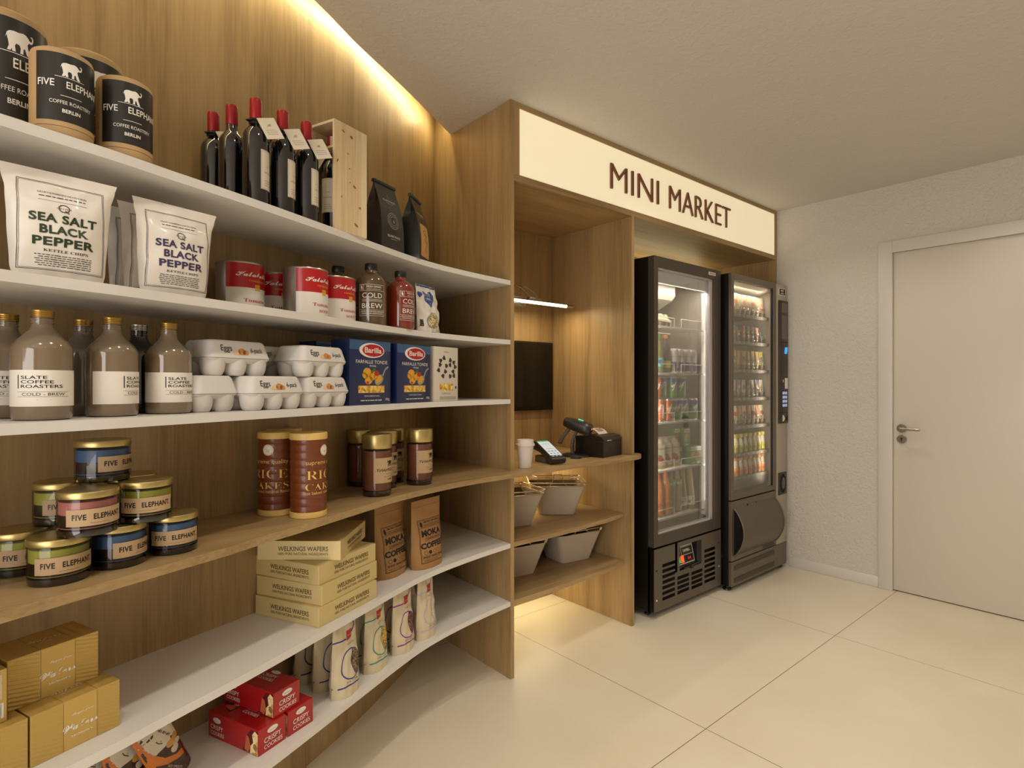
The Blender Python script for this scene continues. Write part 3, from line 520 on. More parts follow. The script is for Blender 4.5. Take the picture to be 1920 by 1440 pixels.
# ------------------------------------------------------------------ shelf goods: bags and pouches
class Bag:
    """pillow or stand-up pouch: width w(v), depth d(v), lens exponent; front looks along -Y"""
    def __init__(s, h, w, d, p=2.0, q=.5, lean=0, bot=0, seed=0, wr=.0):
        s.h, s.w, s.d, s.p, s.q, s.lean, s.bot, s.wr = h, w, d, p, q, lean, bot, wr; s.ph = [random.Random(seed).uniform(0, 6) for _ in range(6)]
    def at(s, u, v, side=1):
        W = s.w(v); t = s.d(v) / 2 * max(0, 1 - abs(2 * u) ** s.p) ** s.q; c = s.bot * (1 - v) ** 8 * (1 - abs(2 * u) ** 2)
        e = min(1, 12 * t / .03) * s.wr if s.wr else 0
        y = -side * (t + e * (math.sin(9 * u + 17 * v + s.ph[0]) * .5 + math.sin(23 * u - 11 * v + s.ph[1]) * .3 + math.sin(31 * v + 5 * u + s.ph[2]) * .25))
        return Vector((u * W, y + s.lean * v * v, v * s.h - c * (side > 0) * 0))
    def mesh(s, mb, mat, nu=22, nv=26, v0=0, v1=1):
        for side in (1, -1):
            V = [s.at(i / nu - .5, v0 + (v1 - v0) * j / nv, side) for j in range(nv + 1) for i in range(nu + 1)]; n = nu + 1
            mb.add(V, [(j * n + i, j * n + i + 1, j * n + n + i + 1, j * n + n + i) for j in range(nv) for i in range(nu)], mat)
        if v0 == 0: mb.add([s.at(i / nu - .5, 0, 1) for i in range(nu + 1)] + [s.at(i / nu - .5, 0, -1) for i in range(nu + 1)], [(i, i + 1, nu + 2 + i, nu + 1 + i) for i in range(nu)], mat)
        return mb
    def mp(s):
        def f(x, z, l):
            v = min(max(z / s.h, 0), 1); u = min(max(x / s.w(v), -.5), .5); p = s.at(u, v); return Vector((p.x, p.y - l - .0002, p.z))
        return f
def interp(P): 
    def f(v):
        for a, b in zip(P, P[1:]):
            if v <= b[0]:
                t = (v - a[0]) / (b[0] - a[0]); t = t * t * (3 - 2 * t); return a[1] + (b[1] - a[1]) * t
        return P[-1][1]
    return f
CHIPW = M('bag_white', '#e2dbd1', .42, coat=.15); CHIPK = M('bag_black', '#1d1a18', .35, coat=.3); GREENI = M('ink_green', '#26381f', .5); PURPI = M('ink_purple', '#3f3358', .5); THIN = M('thin_ink', '#3a342d', .5)
def chips(bagm, ink, line, seed):
    t = thing('crisp_bag', '', 'bag'); B = Bag(.194, interp([(0, .134), (.12, .142), (.5, .150), (.78, .156), (.93, .168), (1, .175)]), interp([(0, .03), (.1, .05), (.35, .066), (.6, .055), (.85, .02), (.93, .004), (1, .0015)]), 2.4, .6, -.01, seed=seed, wr=.0022)
    m = MB(); B.mesh(m, bagm, 26, 32); mp = B.mp(); g = .012; T = lambda *a, **k: m.text(*a, **{'du': g, 'dv': g, 'L': 2, **k})
    for o, w_ in ((0, .0009), (.0022, .0005)): m.frame(-.064 + o, .014 + o, .064 - o, .172 - o, w_, mp, line, g, g)
    T("LILLIE'S Q BARBEQUE SAUCES & RUBS", 0, .152, .0042, mp, line, w=.072, fn='serif'); m.lines(-.034, .034, (.146,), .0026, mp, line, g); m.rect(-.036, .1385, .036, .139, mp, line, g, g)
    m.stroke([(.0075 * math.cos(a), .127 + .0068 * math.sin(a)) for a in (2 * PI * k / 20 for k in range(20))], .0016, mp, line, True, L=2); m.stroke([(.001, .123), (.007, .1185)], .0018, mp, line, L=3); T("LILLIE'S", 0, .1255, .0032, mp, line, w=.021, fn='serif')
    T('SEA SALT', .0, .099, .0155, mp, ink, w=.099, bold=.035, space=1.08); T('BLACK', .0, .078, .0155, mp, ink, w=.071, bold=.035, space=1.08); T('PEPPER', .0, .057, .0155, mp, ink, w=.090, bold=.035, space=1.08); T('KETTLE CHIPS', .003, .0465, .0068, mp, line, w=.066, fn='serif')
    m.lines(-.042, .042, [.04 - .0037 * i for i in range(6)], .0021, mp, line, g, jag=.006); build('bag_film', m, t, ang=80); return t
g = 'kettle crisp bags on the second shelf'; a = R(15)
copies(chips(CHIPW, GREENI, THIN, 1), [(-1.547, -.530, zb, R(11), 'white crisp bag with dark green lettering')], g)
copies(chips(CHIPW, PURPI, THIN, 2), [(-1.350, -.452, zb, R(17), 'white crisp bag with purple lettering at the front of its row'), (-1.370, -.399, zb, R(17), 'white crisp bag directly behind the purple lettered one'), (-1.390, -.346, zb, R(17), 'white crisp bag third back, seen as a sliver between the lettered bags')], g)
copies(chips(CHIPK, INKW, INKW, 3), [(-1.712, -.538, zb, R(14), 'black crisp bag cut by the left picture edge')], g)

# block-bottom coffee bags
FOILK = M('foil_black', '#262422', .33, coat=.25); TAN = M('tan_label', '#b98d54', .6); FOILIN = M('foil_print', '#b8b0a4', .5)
def block(tan):
    t = thing('coffee_bag', '', 'bag'); w0, d0, h = .118, .074, .225; rings = []
    prof = [(0, 1, 1), (.02, 1.02, 1.02), (.35, 1.0, .98), (.6, .97, .8), (.8, .95, .42), (.9, .94, .16), (.95, .93, .07), (1, .93, .05)]
    def half(v):
        for a_, b_ in zip(prof, prof[1:]):
            if v <= b_[0]: k = (v - a_[0]) / (b_[0] - a_[0]); return (a_[1] + (b_[1] - a_[1]) * k) * w0 / 2, (a_[2] + (b_[2] - a_[2]) * k) * d0 / 2
        return .93 * w0 / 2, .05 * d0 / 2
    for k in range(25):
        v = k / 24; a_, b_ = half(v); gus = min(.018, b_) * (1 - b_ / (d0 / 2)) * 1.2; c_ = .006 * math.sin(PI * min(v * 1.4, 1))
        rings.append([(-a_, -b_, v * h), (-a_ * .5, -b_ - c_ * .5, v * h), (0, -b_ - c_, v * h), (a_ * .5, -b_ - c_ * .5, v * h), (a_, -b_, v * h), (a_ - gus, 0, v * h), (a_, b_, v * h), (0, b_ + c_ * .5, v * h), (-a_, b_, v * h), (-a_ + gus, 0, v * h)])
    m = MB(); m.loft(rings, FOILK)
    def mp(x, z, l):
        v = z / h; a_, b_ = half(v); c_ = .006 * math.sin(PI * min(v * 1.4, 1)); return Vector((x, -b_ - c_ * max(0, 1 - abs(x) / a_) - l - .0003, z))
    I = FOILIN; G = .01
    m.text("BLANCHARD'S", .0, .163, .0072, mp, I, w=.064, bold=.02, du=G, dv=G); m.lines(-.02, .02, (.157,), .002, mp, I, G); m.oval(0, .182, .006, .006, mp, GREYINK, G, G); m.oval(0, .182, .0045, .0045, mp, FOILK, G, G, L=2)
    if tan: m.rect(-.042, .012, .042, .128, mp, TAN, G, G); m.stroke([(-.02, .1), (-.005, .11), (.01, .1), (.0, .085), (-.012, .075), (.004, .065), (.016, .075), (.005, .05), (-.01, .04), (.012, .03)], .0018, mp, INKB, du=G, dv=G, L=2); m.text('Dark', 0, .088, .012, mp, INKB, fn='script', du=G, dv=G, L=2)
    else:
        for r_, w_ in ((.027, .0013), (.0215, .0009), (.0155, .0009)): m.stroke([(r_ * math.cos(q), .098 + r_ * math.sin(q)) for q in (2 * PI * k / 36 for k in range(36))], w_, mp, I, True, G, G)
        m.text('B', 0, .0915, .013, mp, I, fn='serif', du=G, dv=G); m.text("BLANCHARD'S", .002, .042, .0075, mp, I, w=.066, bold=.02, du=G, dv=G); m.lines(-.016, .018, (.036,), .002, mp, I, G)
    recalc(build('bag_foil', m, t, ang=50)); m = MB(); m.box(-w0 * .485, w0 * .485, -.006, .005, h - .004, h + .006, FOILK, .002); m.box(-w0 * .5, -w0 * .485, -.006, .005, h - .006, h + .004, FOILK); build('top_fold', m, t, 'rolled top closure'); return t
g = 'black coffee bags on the top shelf'
copies(block(False), [(-.68, -.128, za, R(24), 'matt black coffee bag with round white emblem, next to the wine case'), (-.755, -.005, za, R(24), 'black coffee bag hidden behind the emblem one, a sliver by the wine case')], g)
copies(block(True), [(-.524, -.064, za, R(40), 'black coffee bag with a tan label, at right end of the top shelf')], g)

# oat bag
BLUEP = M('print_blue', '#2b4a98', .42, coat=.2); OATS = speckle('oat_photo', ('#6d5a30', '#c0a86a', '#e6dcb4'), 260); BOWL = M('bowl_grey', '#8f938d', .45); YEL = M('print_yellow', '#c9a92e', .5)
t = thing('oat_bag', 'white oat bag with blue heart and a printed bowl, on second shelf', 'bag', (-.462, -.052, zb), R(24))
B = Bag(.176, interp([(0, .132), (.3, .136), (.7, .132), (.95, .125), (1, .122)]), interp([(0, .05), (.3, .056), (.7, .03), (.95, .004), (1, .002)]), 2.2, .6, .012, seed=5, wr=.005); m = MB(); B.mesh(m, CHIPW, 24, 28); mp = B.mp(); g = .01
H = [(.0, -.03), (.026, .0), (.03, .02), (.02, .034), (.006, .03), (.0, .02), (-.008, .03), (-.022, .032), (-.031, .018), (-.026, -.002)]
m.poly([(x * 1.15 - .004, .122 + z) for x, z in H], mp, BLUEP, g, g); m.poly([(-.052 + x * .35, .136 + z * .35) for x, z in H], mp, BLUEP, g, g)
m.text('CRISPY', -.006, .132, .0098, mp, YEL, w=.05, fn='serif', du=g, dv=g); m.text('OATMEAL', .006, .118, .0092, mp, YEL, w=.056, fn='serif', du=g, dv=g)
m.oval(.0, .045, .038, .03, mp, BOWL, g, g, L=1, rot=.15); m.oval(.001, .0465, .034, .0255, mp, OATS, g, g, L=2, rot=.15); m.rect(-.06, .168, .06, .175, mp, BLUEP, g, g); m.rect(-.063, .02, -.05, .045, mp, THIN, g, g)
for z in (.018, .013, .008): m.lines(.018, .055, (z,), .0032, mp, YEL, g)
m.rect(-.012, .001, .022, .0035, mp, BLUEP, g, g); build('bag_film', m, t, ang=80)

# kraft pouches
KPOUCH = M('kraft_pouch', '#a27849', .6); POUI = M('pouch_ink', '#1c120a', .55)
def pouch():
    t = thing('coffee_pouch', '', 'pouch'); B = Bag(.25, interp([(0, .154), (.1, .16), (1, .16)]), interp([(0, .085), (.12, .082), (.45, .055), (.72, .024), (.82, .006), (1, .002)]), 2.6, .55, .0, seed=9, wr=.0016)
    m = MB(); B.mesh(m, KPOUCH, 26, 34); mp = B.mp(); g = .011; T = lambda *a, **k: m.text(*a, **{'du': g, 'dv': g, 'L': 1, **k}); I = POUI
    m.frame(-.058, .022, .066, .178, .0017, mp, I, g, g); m.frame(-.0545, .0255, .0625, .1745, .0007, mp, I, g, g); m.rect(-.055, .148, .063, .149, mp, I, g, g); m.rect(-.03, .148, -.0292, .175, mp, I, g, g); m.oval(-.042, .161, .006, .0105, mp, I, g, g, rot=.3)
    T('MOKA ORIGINS', .016, .164, .0075, mp, I, w=.084, bold=.02); m.lines(-.026, .06, (.1575, .1525), .0026, mp, I, g)
    T('MOKA', .004, .1165, .0235, mp, I, w=.104, bold=.05); m.frame(-.034, .100, .056, .113, .0008, mp, I, g, g); T('CONCENTRATE', .011, .1035, .0068, mp, I, w=.082, bold=.02); T('COFFEE', .004, .073, .021, mp, I, w=.116, bold=.05)
    for k in range(5):
        x = -.036 + k * .0215
        if k == 1: m.oval(x, .0585, .0078, .0068, mp, I, g, g)
        else: m.stroke([(x + .0075 * math.cos(q), .0585 + .0065 * math.sin(q)) for q in (2 * PI * j / 18 for j in range(18))], .0011, mp, I, True, g, g)
    T('SINGLE ORIGIN SWEET', .003, .0405, .0062, mp, I, w=.108, bold=.03); m.rect(-.055, .037, .063, .0376, mp, I, g, g); T('MAKES 8 CUPS', -.012, .029, .0046, mp, I, w=.07); m.rect(.035, .0255, .0356, .037, mp, I, g, g); m.rect(-.055, .048, .063, .0486, mp, I, g, g)
    m.rect(-.078, .226, .078, .2268, mp, I, g, g, L=.4); build('pouch_film', m, t, ang=80); return t
ze = ZS['e']; g = 'kraft coffee pouches on the fifth shelf'
copies(pouch(), [(-.602, -.018, ze, R(23), 'brown kraft coffee pouch right beside the beige wafer box stack'), (-.446, -.012, ze, R(17), 'brown kraft coffee pouch standing free at the right end'), (-.54, .088, ze, R(21), 'brown kraft coffee pouch behind and between the other two')], g)

# muesli bags
CRM = M('bag_cream', '#cdbf9f', .5); REDL2 = M('logo_red', '#b02a22', .45); GRAYT = M('ink_umber', '#7a6a52', .6)
def muesli(col, name, seeds, seed):
    t = thing('muesli_bag', '', 'bag'); I = M('ring_' + name, col, .45); B = Bag(.213, interp([(0, .108), (.12, .106), (.2, .11), (.55, .104), (.75, .1), (1, .094)]), interp([(0, .062), (.15, .06), (.5, .046), (.8, .02), (1, .006)]), 2.4, .55, .0, seed=seed, wr=.0026)
    m = MB(); B.mesh(m, CRM, 24, 30); mp = B.mp(); g = .009
    m.rect(-.0545, .030, .0545, .0345, mp, I, g, g); m.rect(-.052, .163, -.004, .1675, mp, I, g, g); m.stroke([(.022, .178), (.034, .196), (.036, .21)], .004, mp, I, du=g, dv=g)
    m.poly([(-.003, .160), (.019, .163), (.023, .189), (.001, .186)], mp, REDL2, g, g, L=2); m.text('hand', .010, .172, .006, mp, INKW, w=.014, fn='script', L=3)
    P = [(.004 + .037 * math.cos(q) * (1 - .12 * math.sin(q)), .092 + .043 * math.sin(q)) for q in (PI * .40 + k * PI * 1.5 / 26 for k in range(27))]; m.stroke(P, .0034, mp, I, du=g, dv=g)
    D = [(.014, .134), (.03, .126), (.042, .106), (.044, .084), (.036, .062), (.026, .054), (.014, .066), (.007, .088), (.007, .112)]; D = smooth(D + D[:1], 4)[:-1]
    m.poly(D, mp, seeds, g, g); m.stroke(D, .0024, mp, I, True, g, g, L=2)
    m.text(seed_words.get(name, 'COCO'), .008, .0405, .0078, mp, GRAYT, w=.055, fn='serif', bold=-.02, du=g, dv=g); m.text('muesli', .012, .148, .006, mp, GRAYT, w=.03, fn='script', du=g, dv=g)
    build('bag_paper', m, t, ang=80); return t
seed_words = {'blue': 'RAISINS', 'teal': 'SHELLED', 'magenta': 'HAZEL', 'lilac': 'COCONUT'}
zf = ZS['f']; g = 'muesli bags on the lowest shelf'; N1 = speckle('raisin_mix', ('#2c2015', '#6a5236', '#a58c5c'), 330); N2 = speckle('nut_mix', ('#6b3a14', '#c9962e', '#e2bf5c'), 300); N3 = speckle('hazel_mix', ('#1d120c', '#5f3a20', '#94683c'), 260); N4 = speckle('coco_mix', ('#b8ad92', '#cfc3a6', '#e0d8c0'), 260)
copies(muesli('#2a2f8a', 'blue', N1, 11), [(-.862, -.222, zf, R(23), 'cream muesli bag with blue ring, foremost of the three blue ones'), (-.886, -.148, zf, R(21), 'cream muesli bag with blue ring, second one back'), (-.912, -.068, zf, R(20), 'cream muesli bag with blue ring, rearmost of the three, by the cookies')], g)
copies(muesli('#2c8a78', 'teal', N2, 12), [(-.722, -.142, zf, R(25), 'cream muesli bag with teal ring and yellow mix window, in front'), (-.728, -.066, zf, R(22), 'cream muesli bag with teal ring, behind the other teal one')], g)
copies(muesli('#8a1f8c', 'magenta', N3, 13), [(-.590, -.088, zf, R(22), 'cream muesli bag with magenta ring, in front'), (-.612, -.014, zf, R(22), 'cream muesli bag with magenta ring, in the shade behind its twin')], g)
copies(muesli('#b3a6cf', 'lilac', N4, 14), [(-.468, -.042, zf, R(24), 'cream muesli bag with pale lilac ring, in front at the right end'), (-.502, .036, zf, R(24), 'cream muesli bag with lilac ring, behind the right end one')], g)

# leaning chocolate pouches
CHOC = M('choc_brown', '#3a2012', .35, coat=.3); CHW = M('choc_cream', '#c9bca6', .4, coat=.3); SWIRL = M('swirl_orange', '#c06a1c', .35, coat=.3); CARA = M('praline_gold', '#c08a3a', .4)
def choc():
    t = thing('chocolate_pouch', '', 'pouch'); B = Bag(.158, lambda v: .082, interp([(0, .03), (.4, .026), (.85, .01), (1, .002)]), 2.6, .6, 0, seed=21, wr=.002); B0 = B.at
    B.at = lambda u, v, side=1: B0(u, v, side) + Vector((.041, 0, 0)); m = MB(); B.mesh(m, CHOC, 20, 22); f = B.mp(); g = .01
    mp = lambda x, z, l: (lambda p: p)(f(x, z, l))
    m.rect(-.041, .092, .041, .158, mp, CHW, g, g); m.poly([(-.041, .158), (-.041, .02), (-.028, .07), (-.008, .052), (.02, .04), (.041, .036), (.041, .05), (.016, .056), (-.006, .072), (-.022, .1), (-.032, .158)], mp, SWIRL, g, g, L=2)
    m.text('Dove', .012, .128, .019, mp, CHOC, w=.05, fn='script', du=g, dv=g, L=3, rot=-1.15); m.stroke([(-.004, .118), (-.002, .11), (.004, .104)], .002, mp, CHOC, du=g, dv=g, L=3)
    for x, z, r_ in ((.018, .088, .011), (.03, .08, .010), (.02, .07, .010), (.031, .094, .009)): m.oval(x, z, r_, r_ * .75, mp, CARA if z > .085 else CHW, g, g, L=3)
    m.text('SILKY SMOOTH', .0, .03, .005, mp, CHW, w=.04, du=g, dv=g, rot=-1.0, L=3); build('pouch_film', m, t, ang=80); return t
p = choc()
for o_, tilt in zip(copies(p, [(-1.361, -.350, zf, R(24), 'chocolate pouch leaning furthest over, at the right of its row'), (-1.445, -.358, zf, R(24), 'chocolate pouch, second from the right, leaning to the left'), (-1.509, -.356, zf, R(24), 'chocolate pouch, third from the right in its row'), (-1.572, -.354, zf, R(24), 'chocolate pouch, leftmost of its row, below the gold boxes')], 'chocolate pouches on the lowest shelf'), (24, 13, 10, 8)):
    o_.rotation_euler = (0, -R(tilt), R(24))

# ------------------------------------------------------------------ shelf goods: boxes
def carton(name, label, cat, w_, d_, h_, mat, bev=.0012, grp=None, part='carton'):
    """box with its near left bottom corner at the origin; returns thing, builder and mappers of front, left side and top"""
    t = thing(name, label, cat, group=grp); m = MB(); m.box(0, w_, 0, d_, 0, h_, mat, bev)
    return t, m, flat((0, -.0001, 0), (1, 0, 0), (0, 0, 1)), flat((-.0001, d_, 0), (0, -1, 0), (0, 0, 1)), flat((0, 0, h_ + .0001), (1, 0, 0), (0, 1, 0))
BEI = M('box_beige', '#cfba82', .42, .15); EMB = M('emboss_brown', '#64542c', .5)
t, m, F, Lf, T_ = carton('wafer_box', '', 'box', .256, .246, .0562, BEI)
for f, w_ in ((F, .256), (Lf, .246)): m.text('WELKINGS WAFERS', w_ * .55, .0265, .0135, f, EMB, w=w_ * .6, bold=.015); m.text('100% PURE NATURAL INGREDIENTS', w_ * .55, .0145, .0075, f, EMB, w=w_ * .6)
m.text('wellings', .12, .10, .012, T_, EMB, fn='script'); build('carton', m, t, smooth=False)
copies(t, [(-.972, -.302, ze, R(25.2), 'beige wafer box at the bottom of its stack'), (-.960, -.294, ze + .0564, R(27), 'beige wafer box, second from the bottom of its stack'), (-.966, -.285, ze + .1128, R(25.5), 'beige wafer box, second from the top of its stack'), (-.897, -.276, ze + .1692, R(48.5), 'topmost beige wafer box, turned askew on its stack')], 'beige wafer boxes stacked on the fifth shelf')
GLD = M('box_gold', '#c6a65c', .36, .25); GLR = ridged('box_gold_ridged', '#c6a65c', 42); GLL = M('box_fold', '#80642a', .5); SILI = M('silver_ink', '#ebe6d8', .4)
def gold(code):
    t, m, F, Lf, T_ = carton('gold_wafer_box', '', 'box', .147, .1, .0925, GLD)
    if not code:
        m.rect(.001, .001, .048, .0915, F, GLR, L=.6); m.rect(.108, .001, .146, .0915, F, GLR, L=.6); m.rect(.001, .001, .04, .099, T_, GLR, L=.6); m.rect(.12, .001, .146, .099, T_, GLR, L=.6)
        for x in (.050, .106): m.rect(x, .001, x + .0006, .0915, F, GLL, L=1); m.rect(x, .001, x + .0006, .099, T_, GLL, L=.8)
        m.text('Wafers', .078, .034, .021, F, SILI, w=.058, fn='script', bold=.01); m.text('Sugar free', .082, .061, .0075, F, SILI, w=.036, fn='script'); m.text("McStain's", .08, .0215, .0055, F, SILI, w=.036, fn='serif'); m.text('Wafers', .075, .045, .017, T_, SILI, w=.055, fn='script'); m.text("McStain's", .078, .034, .005, T_, SILI, w=.034, fn='serif')
    else:
        m.rect(.108, .008, .142, .034, F, WHITEP)
        x = .111
        while x < .139: w_ = random.choice((.0006, .001, .0016)); m.rect(x, .012, x + w_, .033, F, INKB, L=2); x += w_ + random.choice((.0006, .001))
        m.text('4 012', .132, .0085, .003, F, INKB, w=.012)
        for i in range(5): m.lines(.118 + i * .0045, .1215 + i * .0045, [.042 + .0021 * k for k in range(20)], .0016, F, SILI)
    build('carton', m, t, smooth=False); return t
g = 'gold wafer boxes at the left of the fifth shelf'
copies(gold(0), [(-1.588, -.541, ze, R(21.4), 'gold wafer box on the shelf, front script in full, bottom right of the group'), (-1.620, -.500, ze + .0927, R(21.4), 'gold wafer box on top, front script in full'), (-1.728, -.596, ze, R(21.4), 'gold wafer box at the bottom left, cut by the picture edge')], g)
copies(gold(1), [(-1.756, -.583, ze + .0927, R(21.4), 'gold wafer box with barcode, sliver at the left picture edge')], g)
CKR = M('cookie_red', '#a5131a', .35, coat=.3); COOK = speckle('cookie_photo', ('#8a5a20', '#caa25a', '#e8d6a0'), 70); COOK2 = M('biscuit', '#b9603a', .55); CKD = M('cookie_shade', '#5a0e0c', .5)
t, m, F, Lf, T_ = carton('cookie_box', '', 'box', .0835, .195, .0655, CKR)
def cookietext(f, cx, z, k=1, rot=0):
    c_, s_ = math.cos(rot), math.sin(rot)
    for i, (s, dx, dz, h_, w_) in enumerate((('CRISPY', 0, .0185, .0125, .052), ('COOKIES', .002, .003, .0105, .056))): m.text(s, cx + dx * c_ - dz * s_ * k, z + dx * s_ + dz * c_ * k, h_ * k, f, INKW, w=w_ * k, fn='sans', bold=.005, rot=rot)
    ox, oz = .0 * c_ - .0445 * s_ * k, .0445 * c_ * k
    m.oval(cx + ox, z + oz, .0165 * k, .0075 * k, f, WHITEP, rot=rot); m.text('Leonis', cx + ox, z + oz - .0025, .0055 * k, f, GREYINK, w=.022 * k, fn='script', L=2, rot=rot)
cookietext(F, .042, .006, 1); cookietext(Lf, .035, .006, .95); cookietext(T_, .034, .085, 1, -PI / 2)
def cookies(f, x, z, k):
    m.poly([(x + a_ * k, z + b_ * k) for a_, b_ in ((-.03, 0), (.03, 0), (.03, .062), (.002, .062), (-.012, .045), (-.02, .025))], f, CKD); m.poly([(x + a_ * k, z + b_ * k) for a_, b_ in ((.0, .0), (.03, 0), (.03, .055), (.018, .062), (.008, .05), (.012, .03), (.002, .02))], f, COOK, L=2); m.poly([(x + a_ * k, z + b_ * k) for a_, b_ in ((-.022, .006), (-.006, .0), (.002, .018), (-.004, .04), (-.014, .045))], f, COOK2, L=3)
cookies(Lf, .164, .002, .95); cookies(T_, .045, .138, .85); build('carton', m, t, smooth=False)
copies(t, [(-1.152, -.370, zf, R(22.5), 'red cookie box at the bottom left of the pile of three'), (-1.068, -.336, zf, R(21), 'red cookie box at the bottom right, half behind the others'), (-1.106, -.342, zf + .0658, R(22.5), 'red cookie box lying on top of the other two')], 'red cookie boxes on the lowest shelf')

# pasta
PBL = M('pasta_blue', '#14234f', .3, coat=.4); PGRAD = M('pasta_sky', '#25507f', .3, coat=.4); PASTA = speckle('pasta_photo', ('#a8741c', '#d9a93a', '#efd27c'), 110); PYEL = M('pasta_yellow', '#d99f2c', .5); PRED = M('brand_red', '#b3101c', .35); TOM = M('tomato_red', '#b02c18', .5); BAS = M('basil', '#3f6a24', .5); SILV = M('spoon_grey', '#9a9da0', .35, .4)
t, m, F, Lf, T_ = carton('pasta_box', '', 'pasta box', .19, .075, .2025, PBL, part='carton')
m.rect(.001, .172, .189, .2015, F, PGRAD, L=.5); m.oval(.1, .1715, .058, .0235, F, WHITEP); m.oval(.105, .1715, .049, .0195, F, PRED, L=2); m.text('Barilla', .105, .1635, .0175, F, WHITEP, w=.078, bold=.02, L=3); m.text('FARFALLE TONDE', .1, .130, .0105, F, WHITEP, w=.145); m.text('PIYONK', .104, .1195, .006, F, WHITEP, w=.03)
for x, z, r_ in ((.078, .102, .018), (.085, .078, .017), (.103, .092, .016), (.12, .086, .014), (.068, .092, .012)): m.oval(x, z, r_ * 1.05, r_ * .78, F, PYEL, rot=x * 40); m.oval(x - .002, z + .001, r_ * .45, r_ * .3, F, ORNG, L=2, rot=x * 40)
for x, z, r_ in ((.122, .1, .012), (.08, .07, .006), (.1, .103, .006)): m.oval(x, z, r_, r_ * .7, F, TOM, L=2)
m.oval(.106, .109, .011, .005, F, BAS, L=3, rot=.4); m.oval(.133, .079, .022, .015, F, SILV, rot=.5, L=1); m.oval(.131, .081, .017, .011, F, PYEL, rot=.5, L=2); m.stroke(smooth([(.146, .086), (.155, .1), (.163, .113), (.178, .122)], 4), .006, F, SILV, L=1)
m.rect(.038, .038, .158, .060, F, PASTA); m.frame(.0375, .0375, .1585, .0605, .0008, F, ORNG, L=2); m.text('PIYONK DZIEDZ DI FARINA', .1, .0255, .0042, F, WHITEP, w=.07); m.lines(.048, .15, (.0125,), .0042, F, WHITEP); m.text('500g', .173, .0125, .0075, F, WHITEP, w=.02)
build('carton', m, t)
copies(t, [(-.855, -.242, zc_, R(22), 'dark blue pasta box right beside the egg cartons'), (-.648, -.157, zc_, R(22), 'dark blue pasta box next to the white one'), (-.897, -.088, zc_, R(22), 'dark blue pasta box behind the egg cartons, only its top showing')], 'blue pasta boxes on the third shelf')
GRW = M('box_offwhite', '#cfc6b6', .5)
t, m, F, Lf, T_ = carton('white_pasta_box', 'off white pasta box printed with grey bow ties, at the end of the row', 'pasta box', .135, .07, .205, GRW); t.location = (-.452, -.080, zc_); t.rotation_euler = (0, 0, R(15))
m.text('VIRGILI', .067, .184, .005, F, GREYINK, w=.028)
for x, z, q in ((.045, .158, .5), (.100, .152, -.4), (.028, .127, 1.2), (.078, .136, .2), (.112, .122, 1.0), (.055, .104, .9), (.100, .096, .1)):
    c_, s_ = math.cos(q), math.sin(q)
    for k in (-1, 1): m.poly([(x + k * (a_ * c_) - b_ * s_, z + k * (a_ * s_) + b_ * c_) for a_, b_ in ((0, .003), (.016, .010), (.018, .0), (.016, -.010), (0, -.003))], F, THIN)
    m.oval(x, z, .003, .0045, F, GRW, L=2, rot=q)
m.rect(.03, .040, .105, .066, F, PASTA); m.oval(.122, .052, .004, .006, F, THIN); m.text('FARFALLE', .067, .027, .006, F, GREYINK, w=.05); m.lines(.03, .12, (.016, .012, .008), .0028, F, GREYINK); build('carton', m, t)

# egg cartons
EGGW = M('egg_carton', '#d5d0ca', .55); EGGO = M('egg_orange', '#c98a4a', .5); EGGL = M('egg_cream', '#e2bf92', .5)
def rrect(x, y, r, n=4): return [(cx_ + r * math.cos(q), cy_ + r * math.sin(q)) for cx_, cy_, a0 in ((x - r, y - r, 0), (-x + r, y - r, PI / 2), (-x + r, -y + r, PI), (x - r, -y + r, 1.5 * PI)) for q in (a0 + PI / 2 * k / n for k in range(n + 1))]
def eggs():
    t = thing('egg_carton', '', 'egg carton'); L2, D2, h = .088, .0575, .0855; zr = .042; m = MB()
    for i in (-1, 0, 1):
        for j in (-1, 1):
            r_ = .0292; m.lathe([(0, 0), (r_ * .62, 0), (r_ * .76, .003), (r_ * .9, .012), (r_ * .985, .026), (r_, zr)], EGGW, 24, cx=i * .0585, cy=j * .028)
    m.loft([[(x, y, z) for x, y in rrect(L2 * k, D2 * k, .016)] for z, k in ((.030, .86), (zr - .003, .985), (zr, 1.0))], EGGW); build('carton_base', m, t, 'six cup base')
    m = MB(); m.loft([[(x, y, z) for x, y in rrect(L2 - e, D2 - e * .8, max(.018 - e * .2, .006))] for z, e in ((zr + .0008, -.0012), (zr + .004, -.0012), (zr + .006, 0), (.078, .0085), (.083, .0115), (h, .015))], EGGW)
    sl = Vector((0, .0085 * .8, .078 - .048)).normalized(); mp = flat((0, -D2 - .0004, zr + .006), (1, 0, 0), sl)
    m.text('Eggs', -.040, .012, .0145, mp, INKB, w=.030); m.text('6-pack', .044, .010, .012, mp, INKB, w=.034)
    for x, z, r_, mm in ((-.012, .0075, .0095, EGGL), (.002, .0105, .0105, EGGO), (.012, .008, .0085, EGGO)): m.poly([(x + r_ * math.cos(q), max(z + r_ * .85 * math.sin(q), .003)) for q in (2 * PI * k / 20 for k in range(20))], mp, mm)
    build('carton_lid', m, t, 'tapered lid with printed eggs'); return t
e = eggs(); g = 'egg cartons on the third shelf'; a = R(24.5); zt = zc_ + .0857
def ec(x, y, z, l, ph=a): return (x + .0875 * math.cos(ph) - .0575 * math.sin(ph), y + .0875 * math.sin(ph) + .0575 * math.cos(ph), z, ph, 'white six egg carton, ' + l)
